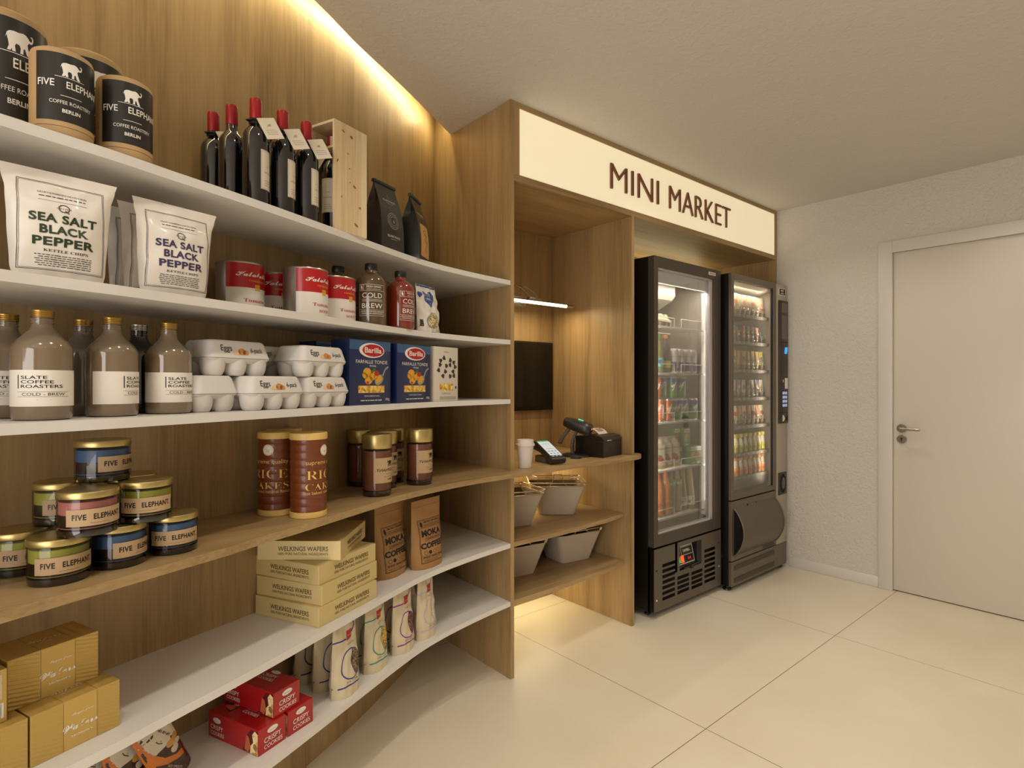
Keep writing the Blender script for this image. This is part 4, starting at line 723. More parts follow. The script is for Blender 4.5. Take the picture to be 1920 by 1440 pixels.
copies(e, [ec(-1.184, -.413, zc_, 'bottom row, foremost and in the middle'), ec(-1.020, -.334, zc_, 'bottom row, right end against the blue box'), (-1.287, -.322, zc_, a + PI / 2, 'white six egg carton, bottom row, left end by the coffee bottle'), ec(-1.272, -.405, zt, 'upper row, left one', R(23)), ec(-1.030, -.338, zt, 'upper row, right one against the blue box'), ec(-1.125, -.235, zt, 'upper row, behind and between the front two'), ec(-1.158, -.250, zc_, 'bottom row at the back, hidden by the front cartons')], g)

# ------------------------------------------------------------------ checkout niche
CUPW = M('cup_white', '#d9cfc4', .4)
t = thing('coffee_cup', 'white paper coffee cup with white lid on the checkout worktop', 'cup', (.097, .034, ZC)); m = MB()
m.lathe([(0, .002), (.026, .002), (.027, 0), (.0285, .001), (.0385, .1), (.039, .102)], CUPW, 40); build('cup_body', m, t)
m = MB(); m.lathe([(.0385, .098), (.0432, .098), (.0438, .101), (.0432, .106), (.0395, .108), (.0385, .121), (.037, .1245), (.0345, .1245), (.033, .121), (0, .121)], CUPW, 40); build('cup_lid', m, t)
DGREY = M('dark_grey_plastic', '#2b2622', .38); MGREY = M('mid_grey_plastic', '#5d5550', .42); SCRW = M('screen_pale', '#b9c9d3', .25, emit=.42); SCRG = M('screen_green', '#1fae6a', .3, emit=.3); ICON = M('icon_blue', '#3a7fb0', .3, emit=.2)
t = thing('card_terminal', 'handheld card terminal with lit screen lying beside the white cup', 'card terminal', (.292, .085, ZC), R(-13))
X = Matrix.Translation((0, 0, .0)) @ Matrix.Rotation(R(13), 4, 'X'); m = MB()
rings = []
for y, h0, h1 in ((-.09, .002, .024), (-.085, 0, .0275), (.02, .004, .03), (.06, -.004, .034), (.088, -.010, .034), (.092, -.006, .03)): rings.append([(-.038, y, h0), (.038, y, h0), (.041, y, (h0 + h1) / 2), (.038, y, h1), (-.038, y, h1), (-.041, y, (h0 + h1) / 2)])
X = Matrix.Translation((0, 0, .036)) @ Matrix.Rotation(R(21), 4, 'X')
m.loft(rings, DGREY, X=X); m.box(-.036, .036, -.02, .07, 0, .03, MGREY, .004); recalc(build('terminal_body', m, t))
m = MB(); f = flat((0, 0, .0345), (1, 0, 0), (0, 1, 0)); mp = lambda u, v, l: X @ Vector((u, v, .0285 + (v + .09) * .031 + l + .0004))
m.rect(-.035, -.078, .035, .086, mp, INKB, 0, .02); m.rect(-.032, -.062, .032, .07, mp, SCRW, 0, .02, L=2); m.rect(-.032, .07, .032, .08, mp, SCRG, 0, 0, L=2)
for i in range(3):
    for j in range(2): m.oval(-.018 + i * .018, -.045 + j * .022, .005, .005, mp, ICON, L=3)
m.lines(-.02, .018, (.045, .0), .004, mp, MGREY, L=3)
for i in range(3): m.rect(-.026 + i * .02, -.072, -.016 + i * .02, -.068, mp, SCRW, L=3)
build('display', m, t, 'lit touch screen', smooth=False)
t = thing('barcode_scanner', 'grey barcode scanner head on a curved stand between terminal and printer', 'scanner', (.545, .165, ZC), R(32))
m = MB(); m.loft([[(-w_, y, 0), (w_, y, 0), (w_ * .92, y, h_), (0, y, h_ + .006), (-w_ * .92, y, h_)] for y, w_, h_ in ((-.085, .028, .004), (-.05, .042, .009), (0, .052, .014), (.03, .045, .013), (.055, .03, .006))], DGREY); m.loft([[(x + s_ * .012, y, z) for s_, y, z in ((-1, 0, 0), (1, 0, 0), (1, -.055, .003 + zt), (-1, -.055, .003 + zt))] for x, zt in ((-.05, .0), (-.085, .0))], CHROME); recalc(build('stand_base', m, t, 'chrome edged base'))
m = MB(); P = smooth([(0, .0, .012), (0, .006, .05), (0, .0, .09), (0, -.018, .13)], 5); m.loft([[(-w_, y - .007, z), (w_, y - .007, z), (w_ * .8, y + .008, z), (-w_ * .8, y + .008, z)] for (x, y, z), w_ in zip(P, [.021 - .0006 * k for k in range(len(P))])], MGREY); recalc(build('stand_neck', m, t))
m = MB(); Xh = Matrix.Translation((0, -.022, .160)) @ Matrix.Scale(1.18, 4) @ Matrix.Rotation(R(18), 4, 'X') @ Matrix.Rotation(R(180), 4, 'Z')
m.loft([[(x * w_, y, z * h_ + z0) for x, z in ((-1, -.5), (-.8, -1), (.8, -1), (1, -.5), (1, .4), (.7, .9), (0, 1.05), (-.7, .9), (-1, .4))] for y, w_, h_, z0 in ((-.06, .024, .014, 0), (-.055, .03, .018, 0), (-.02, .034, .024, 0), (.03, .036, .026, 0), (.06, .035, .023, 0), (.064, .032, .02, 0))], BLACKPL, X=Xh)
f = flat((0, .0645, 0), (-1, 0, 0), (0, 0, 1)); mp = lambda u, v, l: Xh @ f(u, v, l); LED = M('scan_red', '#ff5a30', .3, emit=2.5); LEDB = M('scan_violet', '#5a50ff', .3, emit=.6); LEDG = M('led_teal', '#38e0b0', .3, emit=1.5); WIN = M('scan_window', '#050505', .08)
m.rect(-.026, -.013, .026, .013, mp, WIN); m.rect(-.004, .0, .006, .005, mp, LED, L=2); m.rect(-.016, .001, -.006, .005, mp, LEDB, L=2); m.rect(.014, .002, .018, .006, mp, INKW, L=2)
for k in range(4): m.box(-.003, .003, -.004 + k * .006, 0 + k * .006, .0255, .0285, LEDG, X=Xh)
recalc(build('scanner_head', m, t, 'black head with red sensor'))
m = MB(); m.loft([[(-w_, y, z), (w_, y, z), (w_ * .8, y + .016, z + .004), (-w_ * .8, y + .016, z + .004)] for y, z, w_ in ((.012, .145, .019), (.03, .12, .02), (.052, .09, .021), (.062, .068, .02), (.064, .062, .012))], MGREY); recalc(build('scanner_grip', m, t))
t = thing('receipt_printer', 'black receipt printer with a paper slip curling out, by the divider', 'receipt printer', (.70, .035, ZC), R(10))
m = MB(); Wp = .092; prof = [(0, 0), (0, .078), (.0, .088), (.012, .1), (.05, .108), (.165, .103), (.17, .0)]
m.loft([[(x, y, z) for y, z in prof] for x in (-Wp, Wp)], BLACKPL); m.box(-Wp - .001, Wp + .001, -.002, .04, .078, .082, DGREY, .001); recalc(build('printer_body', m, t, ang=50))
m = MB(); m.loft([[(x, y, z) for y, z in ((-.003, .083), (-.003, .09), (.01, .105), (.05, .113), (.05, .083))] for x in (-Wp + .002, Wp - .002)], DGREY); f = flat((0, -.0035, 0), (1, 0, 0), (0, 0, 1)); m.lines(-.06, -.02, (.0835,), .006, f, INKW)
recalc(build('printer_cover', m, t)); m = MB(); m.text('POS80', -.01, .028, .012, flat((0, -.0003, 0), (1, 0, 0), (0, 0, 1)), DGREY, w=.04, bold=.03); build('logo_print', m, t)
m = MB(); P = [(-.05 + .0, .05 + .018 * k, .111 + .028 * math.sin(PI * k / 6 * .9)) for k in range(7)]; P = [(.056, .1125), (.062, .122), (.078, .133), (.1, .139), (.125, .138), (.142, .128), (.15, .112)]
V = [(x, y, z) for y, z in P for x in (-.045, .045)]; m.add(V, [(2 * i, 2 * i + 1, 2 * i + 3, 2 * i + 2) for i in range(len(P) - 1)], PAPER); m.add([(x, y, z - .0008) for x, y, z in V], [(2 * i, 2 * i + 1, 2 * i + 3, 2 * i + 2) for i in range(len(P) - 1)], PAPER)
for k in range(4):
    y0_, z0_ = .066 + k * .007, .1262 + k * .0035; m.lines(-.03, .03, (0,), .006, lambda u, v, l, y0_=y0_, z0_=z0_: Vector((u, y0_ + v, z0_ + v * .5 + .0008)), INKB)
build('receipt_paper', m, t, 'white curling receipt')
# baskets
LINEN = M('basket_linen', '#bbad9a', .8); LIN2 = M('basket_inner', '#8a7960', .85); WIRE = M('basket_wire', '#c9b9a2', .3, .9)
def basket():
    t = thing('shopping_basket', '', 'basket'); h, bw, bd, tw, td = .150, .094, .082, .142, .118; m = MB()
    K = [(0, 0), (.008, .02), (.5, .5), (.96, .96), (1, 1.0)]; wob = lambda k: 1 + .006 * math.sin(5 * k)
    rings = [[(x * wob(z), y * wob(z + 1), z) for x, y in rrect(bw + (tw - bw) * q - (.006 if z == 0 else 0), bd + (td - bd) * q - (.006 if z == 0 else 0), .024)] for k_, q in K for z in (k_ * h,)]
    m.loft(rings, LINEN); m.f = m.f[:-1]; m.mi = m.mi[:-1]
    inn = [[(x, y, z) for x, y in rrect(bw + (tw - bw) * q - .006, bd + (td - bd) * q - .006, .022)] for z, q in ((h, 1), (h * .5, .5), (.012, .05))]; m.loft(inn, LIN2); n_ = len(m.f); del m.f[n_ - 2], m.mi[n_ - 2]
    build('basket_liner', m, t, 'linen coloured liner', ang=60)
    m = MB(); P = [(x, y, h + .004) for x, y in rrect(tw + .003, td + .003, .024, 5)]; m.tube(P, .0028, WIRE, 8, True); P2 = [(x, y, h + .022) for x, y in rrect(tw + .008, td + .008, .024, 5)]; m.tube(P2, .0028, WIRE, 8, True)
    for i in range(len(P)):
        a_, b_ = P[i], P2[i]; m.tube([a_, b_], .0012, WIRE, 5)
    nx = 15
    for k in range(1, nx):
        x = -tw + 2 * tw * k / nx
        for s_ in (1,): m.tube([(x * .96, s_ * (td - .004), h - .045), (x, s_ * (td + .003), h + .004), (x, s_ * (td + .008), h + .022)], .0012, WIRE, 5)
    build('wire_rim', m, t, 'bare wire rim')
    for s_ in (-1, 1):
        m = MB(); m.tube([(-tw * .8, s_ * td, h + .004), (-.045, s_ * td, h + .006), (-.03, s_ * (td - .004), h + .022), (-.018, s_ * td * .75, h + .062), (.018, s_ * td * .75, h + .062), (.03, s_ * (td - .004), h + .022), (.045, s_ * td, h + .006), (tw * .8, s_ * td, h + .004)] if s_ < 0 else [(-tw * .8, td, h + .022), (-tw * .7, td * .4, h + .026), (tw * .7, td * .4, h + .026), (tw * .8, td, h + .022)], .0026, WIRE, 7); build('wire_handle', m, t)
    return t
b = basket(); bl = 'linen lined wire shopping basket, '
copies(b, [(.565, .315, .5843, R(-38), bl + 'upper niche shelf, further in and turned to face out'), (.20, .28, .5843, R(-14), bl + 'upper niche shelf, beside the left side panel'), (.625, .285, .3333, R(-8), bl + 'lower niche shelf, next to the divider'), (.235, .30, .3333, R(-8), bl + 'lower niche shelf, beside the left side panel')], 'shopping baskets in the checkout niche')

# ------------------------------------------------------------------ drinks fridge
FR = thing('drinks_fridge', 'tall black glass door drinks fridge standing next to the checkout niche', 'fridge', (0, 0, 0)); BLK = M('fridge_black', '#15110e', .32, .2); FRAMEG = M('fridge_frame', '#585048', .36, .45); INT = M('fridge_inside', '#8f867a', .55); WHT = M('shelf_wire_white', '#d8d3cb', .4); PALE = M('fridge_pale', '#cfc8be', .5)
x0, x1, fy = .966, 1.646, -.03
m = MB()
for b_ in ((x0, x0 + .035, .012, .565, .037, 1.96), (x1 - .035, x1, .012, .565, .037, 1.96), (x0 + .035, x1 - .035, .54, .565, .037, 1.96), (x0 + .035, x1 - .035, .012, .54, 1.93, 1.96), (x0 + .035, x1 - .035, .012, .54, .037, .385)): m.box(*b_, BLK, .002)
build('fridge_body', m, FR)
m = MB()
for b_ in ((x0 + .0351, x0 + .04, .02, .535, .385, 1.93), (x1 - .04, x1 - .0351, .02, .535, .385, 1.93), (x0 + .04, x1 - .04, .53, .5399, .385, 1.93), (x0 + .04, x1 - .04, .02, .53, .3851, .392), (x0 + .04, x1 - .04, .02, .53, 1.92, 1.9299)): m.box(*b_, INT)
build('fridge_lining', m, FR, 'grey inner lining', smooth=False)
m = MB(); m.loft([[(x, y, z) for y, z in ((.13, 1.918), (.13, 1.80), (.15, 1.775), (.50, 1.60), (.525, 1.60), (.525, 1.918))] for x in (x0 + .042, 1.40)], PALE); recalc(build('evaporator_box', m, FR, 'sloping white cooling box', smooth=False))
m = MB(); m.box(x0 + .04, x1 - .04, .03, .05, 1.835, 1.918, M('canopy_white', '#e0dacf', .4, emit=.42)); build('light_canopy', m, FR, smooth=False)
m = MB(); m.box(1.600, 1.609, .04, .075, .46, 1.83, M('led_strip', '#dcd6d2', .4, emit=.35)); build('light_strip', m, FR, smooth=False)
for z in (1.60, 1.333, 1.05, .775, .50):
    m = MB()
    for y in (.055, .3, .52): m.tube([(x0 + .045, y, z - .006), (1.597, y, z - .006)], .004, WHT, 8)
    for k in range(44): x = x0 + .05 + k * .0125; m.tube([(x, .052, z - .0015), (x, .52, z - .0015)], .0015, WHT, 5)
    m.box(x0 + .045, 1.597, .050, .0535, z - .011, z - .002, WHT); m.tube([(1.597, .06, z - .006), (1.605, .075, z - .03)], .002, WHT, 6); s_ = build('wire_shelf', m, FR, 'white wire shelf')
    for a_, b_ in ((1.02, 1.275), (1.345, 1.565)):
        m = MB(); m.tube([(a_, .052, z), (a_, .052, z + .046), (a_ + .004, .052, z + .05), (b_ - .004, .052, z + .05), (b_, .052, z + .046), (b_, .052, z)], .0022, WHT, 7); build('guard_rail', m, s_)
m = MB()
for b_ in ((x0, 1.002, fy, .011, .386, 1.96), (1.568, x1, fy, .011, .386, 1.96), (1.002, 1.568, fy, .011, 1.90, 1.96), (1.002, 1.568, fy, .011, .386, .452)): m.box(*b_, FRAMEG, .0015, seg=1)
D = build('fridge_door', m, FR, 'dark grey door frame')
m = MB()
for b_ in ((1.002, 1.008, fy + .006, .009, .452, 1.9), (1.535, 1.568, fy + .012, .009, .452, 1.9), (1.008, 1.535, fy + .006, .009, 1.892, 1.9), (1.008, 1.535, fy + .006, .009, .452, .459)): m.box(*b_, M('gasket_grey', '#b5aeb0', .4))
build('door_gasket', m, D, 'pale inner edge', smooth=False)
m = MB(); m.box(1.008, 1.535, -.012, -.008, .459, 1.892, HAZE); build('door_glass', m, D, smooth=False)
m = MB(); m.box(1.505, 1.582, fy - .002, fy, 1.922, 1.940, WHITEP, .001); m.text('SNAIGE', 1.5435, 1.9265, .009, flat((0, fy - .002, 0), (1, 0, 0), (0, 0, 1)), PRED, w=.06, bold=.03); build('badge', m, D, 'small red and white badge')
GRL = M('grille_grey', '#645b51', .38, .4); SLOT = M('slot_black', '#050403', .8)
m = MB()
SL = [(1.040, 1.160, .085 + .0302 * k, .104 + .0302 * k) for k in range(7)] + [(1.181, 1.300, .085 + .0272 * k, .1045 + .0272 * k) for k in range(4)] + [(1.322, 1.440, .081 + .0272 * k, .1005 + .0272 * k) for k in range(4)] + [(1.460, 1.580, .085 + .0302 * k, .104 + .0302 * k) for k in range(7)]
cols = sorted({(a_, b_) for a_, b_, _, _ in SL}); xs = x0; zt_, zb_ = .376, .037; tk = (fy, fy + .003)
for a_, b_ in cols:
    m.box(xs, a_, *tk, zb_, zt_ if not (1.19 < xs < 1.45) else .214, GRL) if xs < 1.19 or xs > 1.45 else m.box(xs, a_, *tk, zb_, .214, GRL); zz = zb_
    for _, _, z0_, z1_ in sorted(s for s in SL if s[0] == a_): m.box(a_, b_, *tk, zz, z0_, GRL); zz = z1_
    m.box(a_, b_, *tk, zz, .214 if 1.17 < a_ < 1.45 else zt_, GRL); xs = b_
m.box(xs, x1, *tk, zb_, zt_, GRL); m.box(1.160, 1.203, *tk, .214, zt_, GRL); m.box(1.429, 1.460, *tk, .214, zt_, GRL); m.box(1.203, 1.429, *tk, .353, zt_, GRL)
m.box(x0, x1, fy + .0301, .0118, zb_, zt_, SLOT); m.box(x0, x0 + .004, fy + .003, .0115, zb_, zt_, BLK); m.box(x1 - .004, x1, fy + .003, .0115, zb_, zt_, BLK)
for x, z, mm in ((.988, .26, SLOT), (.988, .10, INKW), (1.622, .30, SLOT), (1.622, .155, INKW)): m.lathe([(.0, 0), (.006, 0)], mm, 14, X=Matrix.Translation((x, fy - .0006, z)) @ Matrix.Rotation(R(90), 4, 'X'))
build('grille_panel', m, FR, 'vented lower panel', smooth=False)
m = MB(); Xp = Matrix.Translation((1.205, fy + .004, .222)) @ Matrix.Rotation(R(-12), 4, 'X'); m.box(0, .17, 0, .006, 0, .125, BLACKPL, X=Xp); f = flat((0, -.0002, 0), (1, 0, 0), (0, 0, 1)); mp = lambda u, v, l: Xp @ f(u, v, l)
m.box(1.379, 1.428, fy + .001, fy + .028, .222, .352, DARKMET)
m.frame(.006, .02, .164, .118, .003, mp, INKW); m.frame(.045, .065, .158, .112, .002, mp, INKW); m.text('DIXELL', .1, .083, .014, mp, INKW, w=.07, bold=.03); m.text('U', .024, .08, .018, mp, INKW); m.rect(.008, .03, .026, .062, mp, M('lamp_green', '#18c060', .3, emit=.9)); m.rect(.032, .028, .062, .066, mp, M('lamp_orange', '#ff4a10', .3, emit=1.3)); m.rect(.082, .03, .15, .06, mp, SLOT, L=2); m.text('04', .116, .036, .016, mp, M('digit_red', '#d01818', .3, emit=1.0), w=.03, L=3)
m.tube([(1.24, fy - .004, .222), (1.40, fy - .004, .229)], .005, BLACKPL, 8); m.lathe([(0, 0), (.012, 0), (.012, .02), (0, .02)], BLACKPL, 16, X=Matrix.Translation((1.31, fy + .004, .222)) @ Matrix.Rotation(R(90), 4, 'X')); build('control_panel', m, FR, 'small lit control panel', smooth=False)
for x in (x0 + .04, x1 - .04):
    for y in (.045, .52): m = MB(); m.lathe([(0, 0), (.012, 0), (.016, .004), (.016, .012), (.008, .014), (.008, .0372), (0, .0372)], BLACKPL, 16, cx=x, cy=y); build('foot', m, FR)
for z in (.20, .135): m = MB(); m.lathe([(0, 0), (.016, .002), (.019, .008), (.016, .016), (0, .018)], CHROME, 18, X=Matrix.Translation((1.647, .0, z)) @ Matrix.Rotation(R(90), 4, 'Y')); build('hinge_bolt', m, FR, 'bright round bolt')

# goods in the fridge
def simple(name, label, cat, m, loc, rz=0, grp=None, **k): o = build(name, m, **k); o.location = loc; o.rotation_euler = (0, 0, rz); return tag(o, label, cat, grp)
t = thing('egg_tray', 'cream egg box with white eggs showing, on the top fridge shelf', 'egg box', (1.235, .16, 1.60), R(8)); m = MB()
for i in range(3):
    for j in range(2): m.lathe([(0, .006), (.014, .008), (.022, .02), (.0225, .03), (.018, .044), (.009, .053), (0, .056)], M('egg_white', '#e6e0dc', .4), 20, cx=-.06 + i * .06, cy=-.03 + j * .06)
build('eggs', m, t); m = MB(); CT = M('egg_box_cream', '#b8ad92', .7)
m.loft([[(x, y, z) for x, y in rrect(.096 - e, .066 - e, .02)] for z, e in ((.034, 0), (.044, 0), (.062, .018), (.068, .022))], CT); m.box(-.09, .09, -.06, .06, 0, .006, CT, .002)
for i in range(3): m.loft([[(x - .06 + i * .06, y, z) for x, y in rrect(.02 - e, .05 - e, .008)] for z, e in ((.066, 0), (.082, .008))], CT)
for i in (-1, 0, 1, 2): m.box(-.094 + (i + 1) * .06, -.086 + (i + 1) * .06, -.058, .058, .005, .035, CT)
build('box_lid', m, t)
PETC = M('drink_lime', '#7a7a48', .15, coat=.6); PETD = M('drink_dark', '#5a5048', .15, coat=.6); PETO = M('drink_orange', '#b5682c', .2, coat=.6); PETL = M('drink_pale', '#9d937e', .2, coat=.6); SYR = M('drink_pear', '#a89a6c', .2, coat=.6)
LGRN = M('label_green', '#5f9a2c', .4); LBLU = M('label_blue', '#6ab0c0', .4); LYEL = M('label_yellow', '#c9a93c', .4); LORG = M('label_orange', '#c9641c', .4); CGRN = M('cap_green', '#4f9a44', .4); CYEL = M('cap_yellow', '#c4a550', .4); CORG = M('cap_orange', '#c08540', .4); CRED = M('cap_red', '#b8482c', .4); CBLU = M('cap_blue', '#7c93a8', .4); NAVY = M('ink_navy', '#2a2a55', .5)
def pet(name, label, liq, capm, lab, words, x, y, z, r, h, lz, taper=False, rz=0):
    t = thing(name, label, 'bottle', (x, y, z), rz); m = MB()
    if taper: m.lathe([(0, .002), (r - .003, 0), (r, .005), (r, h * .3), (r * .93, h * .42), (r * .62, h * .75), (r * .46, h * .93), (r * .5, h * .95), (r * .5, h), (0, h)], liq, 28)
    else: m.lathe([(0, .003), (r * .7, .0), (r, .008), (r, h * .3), (r * .95, h * .45), (r, h * .58), (r * .93, h * .68), (r * .6, h * .8), (r * .4, h * .88), (r * .4, h * .93), (0, h * .93)], liq, 28)
    build('bottle_body', m, t)
    if capm: m = MB(); m.lathe([(r * .40, h * .90), (r * .46, h * .90), (r * .46, h * .985), (r * .4, h), (0, h)], capm, 20); build('bottle_cap', m, t)
    m = MB(); mp = cyl(r + .0004); du = r * .25; m.rect(-r * 2.6, lz[0], r * 2.6, lz[1], mp, lab, du)
    for s, zz, hh, ww, mm in words: m.text(s, 0, zz, hh, mp, mm, w=ww, bold=.04, du=du)
    if taper: m.oval(-.012, lz[0] + .02, .007, .007, mp, PRED, du, L=2); m.oval(.012, lz[1] - .014, .006, .008, mp, LGRN, du, L=2)
    build('bottle_label', m, t); return t
rz = R(-42)
pet('drink_bottle', 'green capped lime drink bottle on the second fridge shelf', PETC, CGRN, LBLU, (('TIP', .052, .022, .036, NAVY),), 1.185, .105, 1.333, .034, .222, (.034, .086), rz=rz)
pet('drink_bottle', 'orange capped dark drink bottle beside the white yogurt bottles', PETD, CORG, LYEL, (), 1.276, .115, 1.333, .032, .225, (.03, .072), rz=rz)
pet('drink_bottle', 'yellow capped drink bottle at the back of the second fridge shelf', PETD, CYEL, LYEL, (), 1.29, .21, 1.333, .032, .236, (.03, .072), rz=rz)
YOG = M('yogurt_white', '#d6cdcb', .35); YPU = M('yogurt_purple', '#5a4a78', .45)
m = MB(); r = .0305; m.lathe([(0, .001), (r - .002, 0), (r, .004), (r, .128), (r - .003, .14), (r - .009, .146), (0, .147)], YOG, 28); mp = cyl(r + .0003); m.rect(-.034, .012, .012, .066, mp, YPU, .006); m.rect(.016, .012, .04, .03, mp, YPU, .006); m.lines(.016, .04, (.04, .046, .052), .004, mp, YPU, .006); m.rect(-.03, .1, .03, .1015, mp, YPU, .006)
o = simple('yogurt_bottle', '', 'yogurt', m, (0, 0, 0)); copies(o, [(1.343 + .064 * k, .105, 1.333, R(-40 + 22 * k), 'white yogurt bottle with purple print, %s of four in the fridge' % s) for k, s in enumerate(('leftmost', 'second from left', 'second from right', 'rightmost'))], 'white yogurt bottles in the fridge')
def can(name, a_, b_, blob, words, r=.0268, h=.131):
    m = MB(); m.lathe([(0, .003), (r * .78, .0), (r * .8, .0), (r, .008)], TINM, 28); m.lathe([(r, .008), (r, h * .5)], b_, 28); m.lathe([(r, h * .5), (r, h - .011)], a_, 28); m.lathe([(r, h - .011), (r * .84, h - .002), (r * .84, h), (r * .8, h), (r * .78, h - .003), (0, h - .003)], TINM, 28)
    mp = cyl(r + .0003); m.oval(-.012, .082, .012, .014, mp, blob, .006); m.stroke([(-.012, .045), (.002, .07), (-.004, .075), (.014, .1)], .006, mp, INKW, du=.006, L=2); m.text(words, .002, .07, .016, mp, INKW, w=.03, bold=.05, du=.006, rot=.5, L=3); m.rect(.02, .02, .03, .10, mp, WHITEP, .006, L=1)
    for k in range(5): m.oval(-.02 + .009 * k, .025 + .004 * (k % 2), .003, .003, mp, blob, L=1)
    return simple(name, '', 'can', m, (0, 0, 0))
CANB = M('can_blue', '#3d548c', .3, .3); CANG = M('can_green', '#4c8a4c', .3, .3); CANO = M('can_orange', '#c25a20', .3, .3); CANY = M('can_amber', '#d08a24', .3, .3)
o = can('drink_can', CANB, CANG, LGRN, 'Mix'); z = 1.05; zu = z + .1315
copies(o, [(1.548, .1, z, R(-20), 'blue and green drink can, lower row, standing apart at right'), (1.437, .1, z, R(-35), 'blue and green drink can, lower row, second from right'), (1.382, .1, z, R(-50), 'blue and green drink can, lower row, third from right'), (1.327, .1, z, R(-10), 'blue and green drink can, lower row, beside the orange can'), (1.437, .115, zu, R(-40), 'blue and green drink can, upper row, rightmost'), (1.335, .11, zu, R(-25), 'blue and green drink can, upper row, middle one'), (1.232, .11, zu, R(-45), 'blue and green drink can, upper row, beside the orange can')], 'blue and green drink cans on the third fridge shelf')
o = can('drink_can', CANO, CANO, CANY, 'Fun'); copies(o, [(1.258, .085, z, R(-30), 'orange drink can, lower row, right hand one in full view'), (1.196, .095, z, R(-70), 'orange drink can, lower row, left one at the glass edge'), (1.172, .1, zu, R(-30), 'orange drink can in the upper row at the glass edge')], 'orange drink cans on the third fridge shelf')
CARTW = M('carton_white', '#c6b9a6', .5); GRAPE = M('grape_red', '#8a2c28', .5); JGRN = M('juice_green', '#5c8a3c', .5)
def gable():
    t = thing('juice_carton', '', 'carton'); m = MB(); w2 = .0325; h = .135; m.loft([[(-w2, -w2, z), (w2, -w2, z), (w2, w2, z), (-w2, w2, z)] for z in (0, h)], CARTW); m.loft([[(-w2, -w2, h), (w2, -w2, h), (w2, w2, h), (-w2, w2, h)], [(-w2, -.002, h + .034), (w2, -.002, h + .034), (w2, .002, h + .034), (-w2, .002, h + .034)], [(-w2, -.002, h + .046), (w2, -.002, h + .046), (w2, .002, h + .046), (-w2, .002, h + .046)]], CARTW)
    for f in (flat((0, -w2 - .0001, 0), (1, 0, 0), (0, 0, 1)), flat((-w2 - .0001, 0, 0), (0, -1, 0), (0, 0, 1))):
        m.text('Multi', 0, .112, .014, f, THIN, w=.048, fn='serif'); m.text('Golden', 0, .094, .009, f, GREYINK, w=.04, fn='script'); m.oval(-.006, .062, .02, .019, f, TOM); m.oval(.01, .05, .014, .014, f, GRAPE, L=2); m.oval(-.012, .076, .012, .008, f, JGRN, L=2); m.rect(-.03, .004, .03, .018, f, LYEL)
    recalc(build('carton_body', m, t, smooth=False)); m = MB(); m.lathe([(.012, 0), (.0125, .014), (.011, .016), (0, .016)], CARTW, 18, X=Matrix.Translation((.004, -.015, h + .018)) @ Matrix.Rotation(R(45), 4, 'X')); build('carton_cap', m, t); return t
c = gable(); copies(c, [(1.363, .13, .775, R(-8), 'gable top juice carton, rightmost of three on the fourth fridge shelf'), (1.282, .13, .775, R(-8), 'gable top juice carton, middle of three on the fourth fridge shelf'), (1.202, .12, .775, R(-8), 'gable top juice carton, leftmost of three at the glass edge')], 'gable top juice cartons in the fridge')
def brick(col, col2):
    m = MB(); m.box(-.025, .025, -.035, .035, 0, .112, JGRN, .001); f = flat((0, -.0352, 0), (1, 0, 0), (0, 0, 1)); g_ = flat((-.0252, 0, 0), (0, -1, 0), (0, 0, 1)); m.rect(-.024, .084, .024, .108, f, YOG); m.text('Tymbark', 0, .092, .008, f, YPU, w=.04, bold=.02); m.oval(-.004, .054, .017, .026, f, col); m.oval(.01, .04, .013, .018, f, col2, L=2); m.rect(-.034, .02, .034, .085, g_, CANG); m.text('100%', 0, .006, .009, f, INKW, w=.03, bold=.03)
    return simple('juice_box', '', 'juice box', m, (0, 0, 0), smooth=False)
o = brick(LYEL, LGRN); copies(o, [(1.515, .11, .775, R(-6), 'green juice box with pears, lower row'), (1.478, .13, .8875, R(-6), 'green juice box with pears, lying on the lower row at right'), (1.425, .15, .775, R(-6), 'green juice box with pears, behind the right hand carton')], 'green juice boxes on the fourth fridge shelf')
o = brick(GRAPE, GRAPE); o.location = (1.573, .11, .775); o.rotation_euler = (0, 0, R(-6)); tag(o, 'green juice box with red grapes at the right end of the shelf', 'juice box', 'green juice boxes on the fourth fridge shelf')
o = brick(LORG, TOM); o.location = (1.42, .16, .8875); o.rotation_euler = (0, 0, R(-6)); tag(o, 'green juice box with orange fruit in the upper row, left', 'juice box', 'green juice boxes on the fourth fridge shelf')
z = .50; rz = R(-35)
for x, s in ((1.262, 'right one of the pair'), (1.19, 'left one at the glass edge')): pet('juice_bottle', 'orange juice bottle on the bottom fridge shelf, ' + s, PETO, CRED, LORG, (('KOYA', .06, .02, .05, NAVY),), x, .105, z, .033, .258, (.04, .085), rz=rz)
for x, s in ((1.326, 'left one'), (1.396, 'right one')): pet('water_bottle', 'pale drink bottle with bright green label, bottom fridge shelf, ' + s, PETL, CBLU, LGRN, (('Veryf', .168, .02, .05, INKW),), x, .12, z, .034, .262, (.15, .20), rz=rz)
for x, y, s in ((1.535, .12, 'rightmost'), (1.468, .13, 'second from the right')): pet('juice_bottle', 'tapered pear juice bottle with fruit label, ' + s + ' on bottom fridge shelf', SYR, None, WHITEP, (('Pears', .05, .008, .03, LGRN),), x, y, z, .0325, .262, (.025, .08), True, rz)

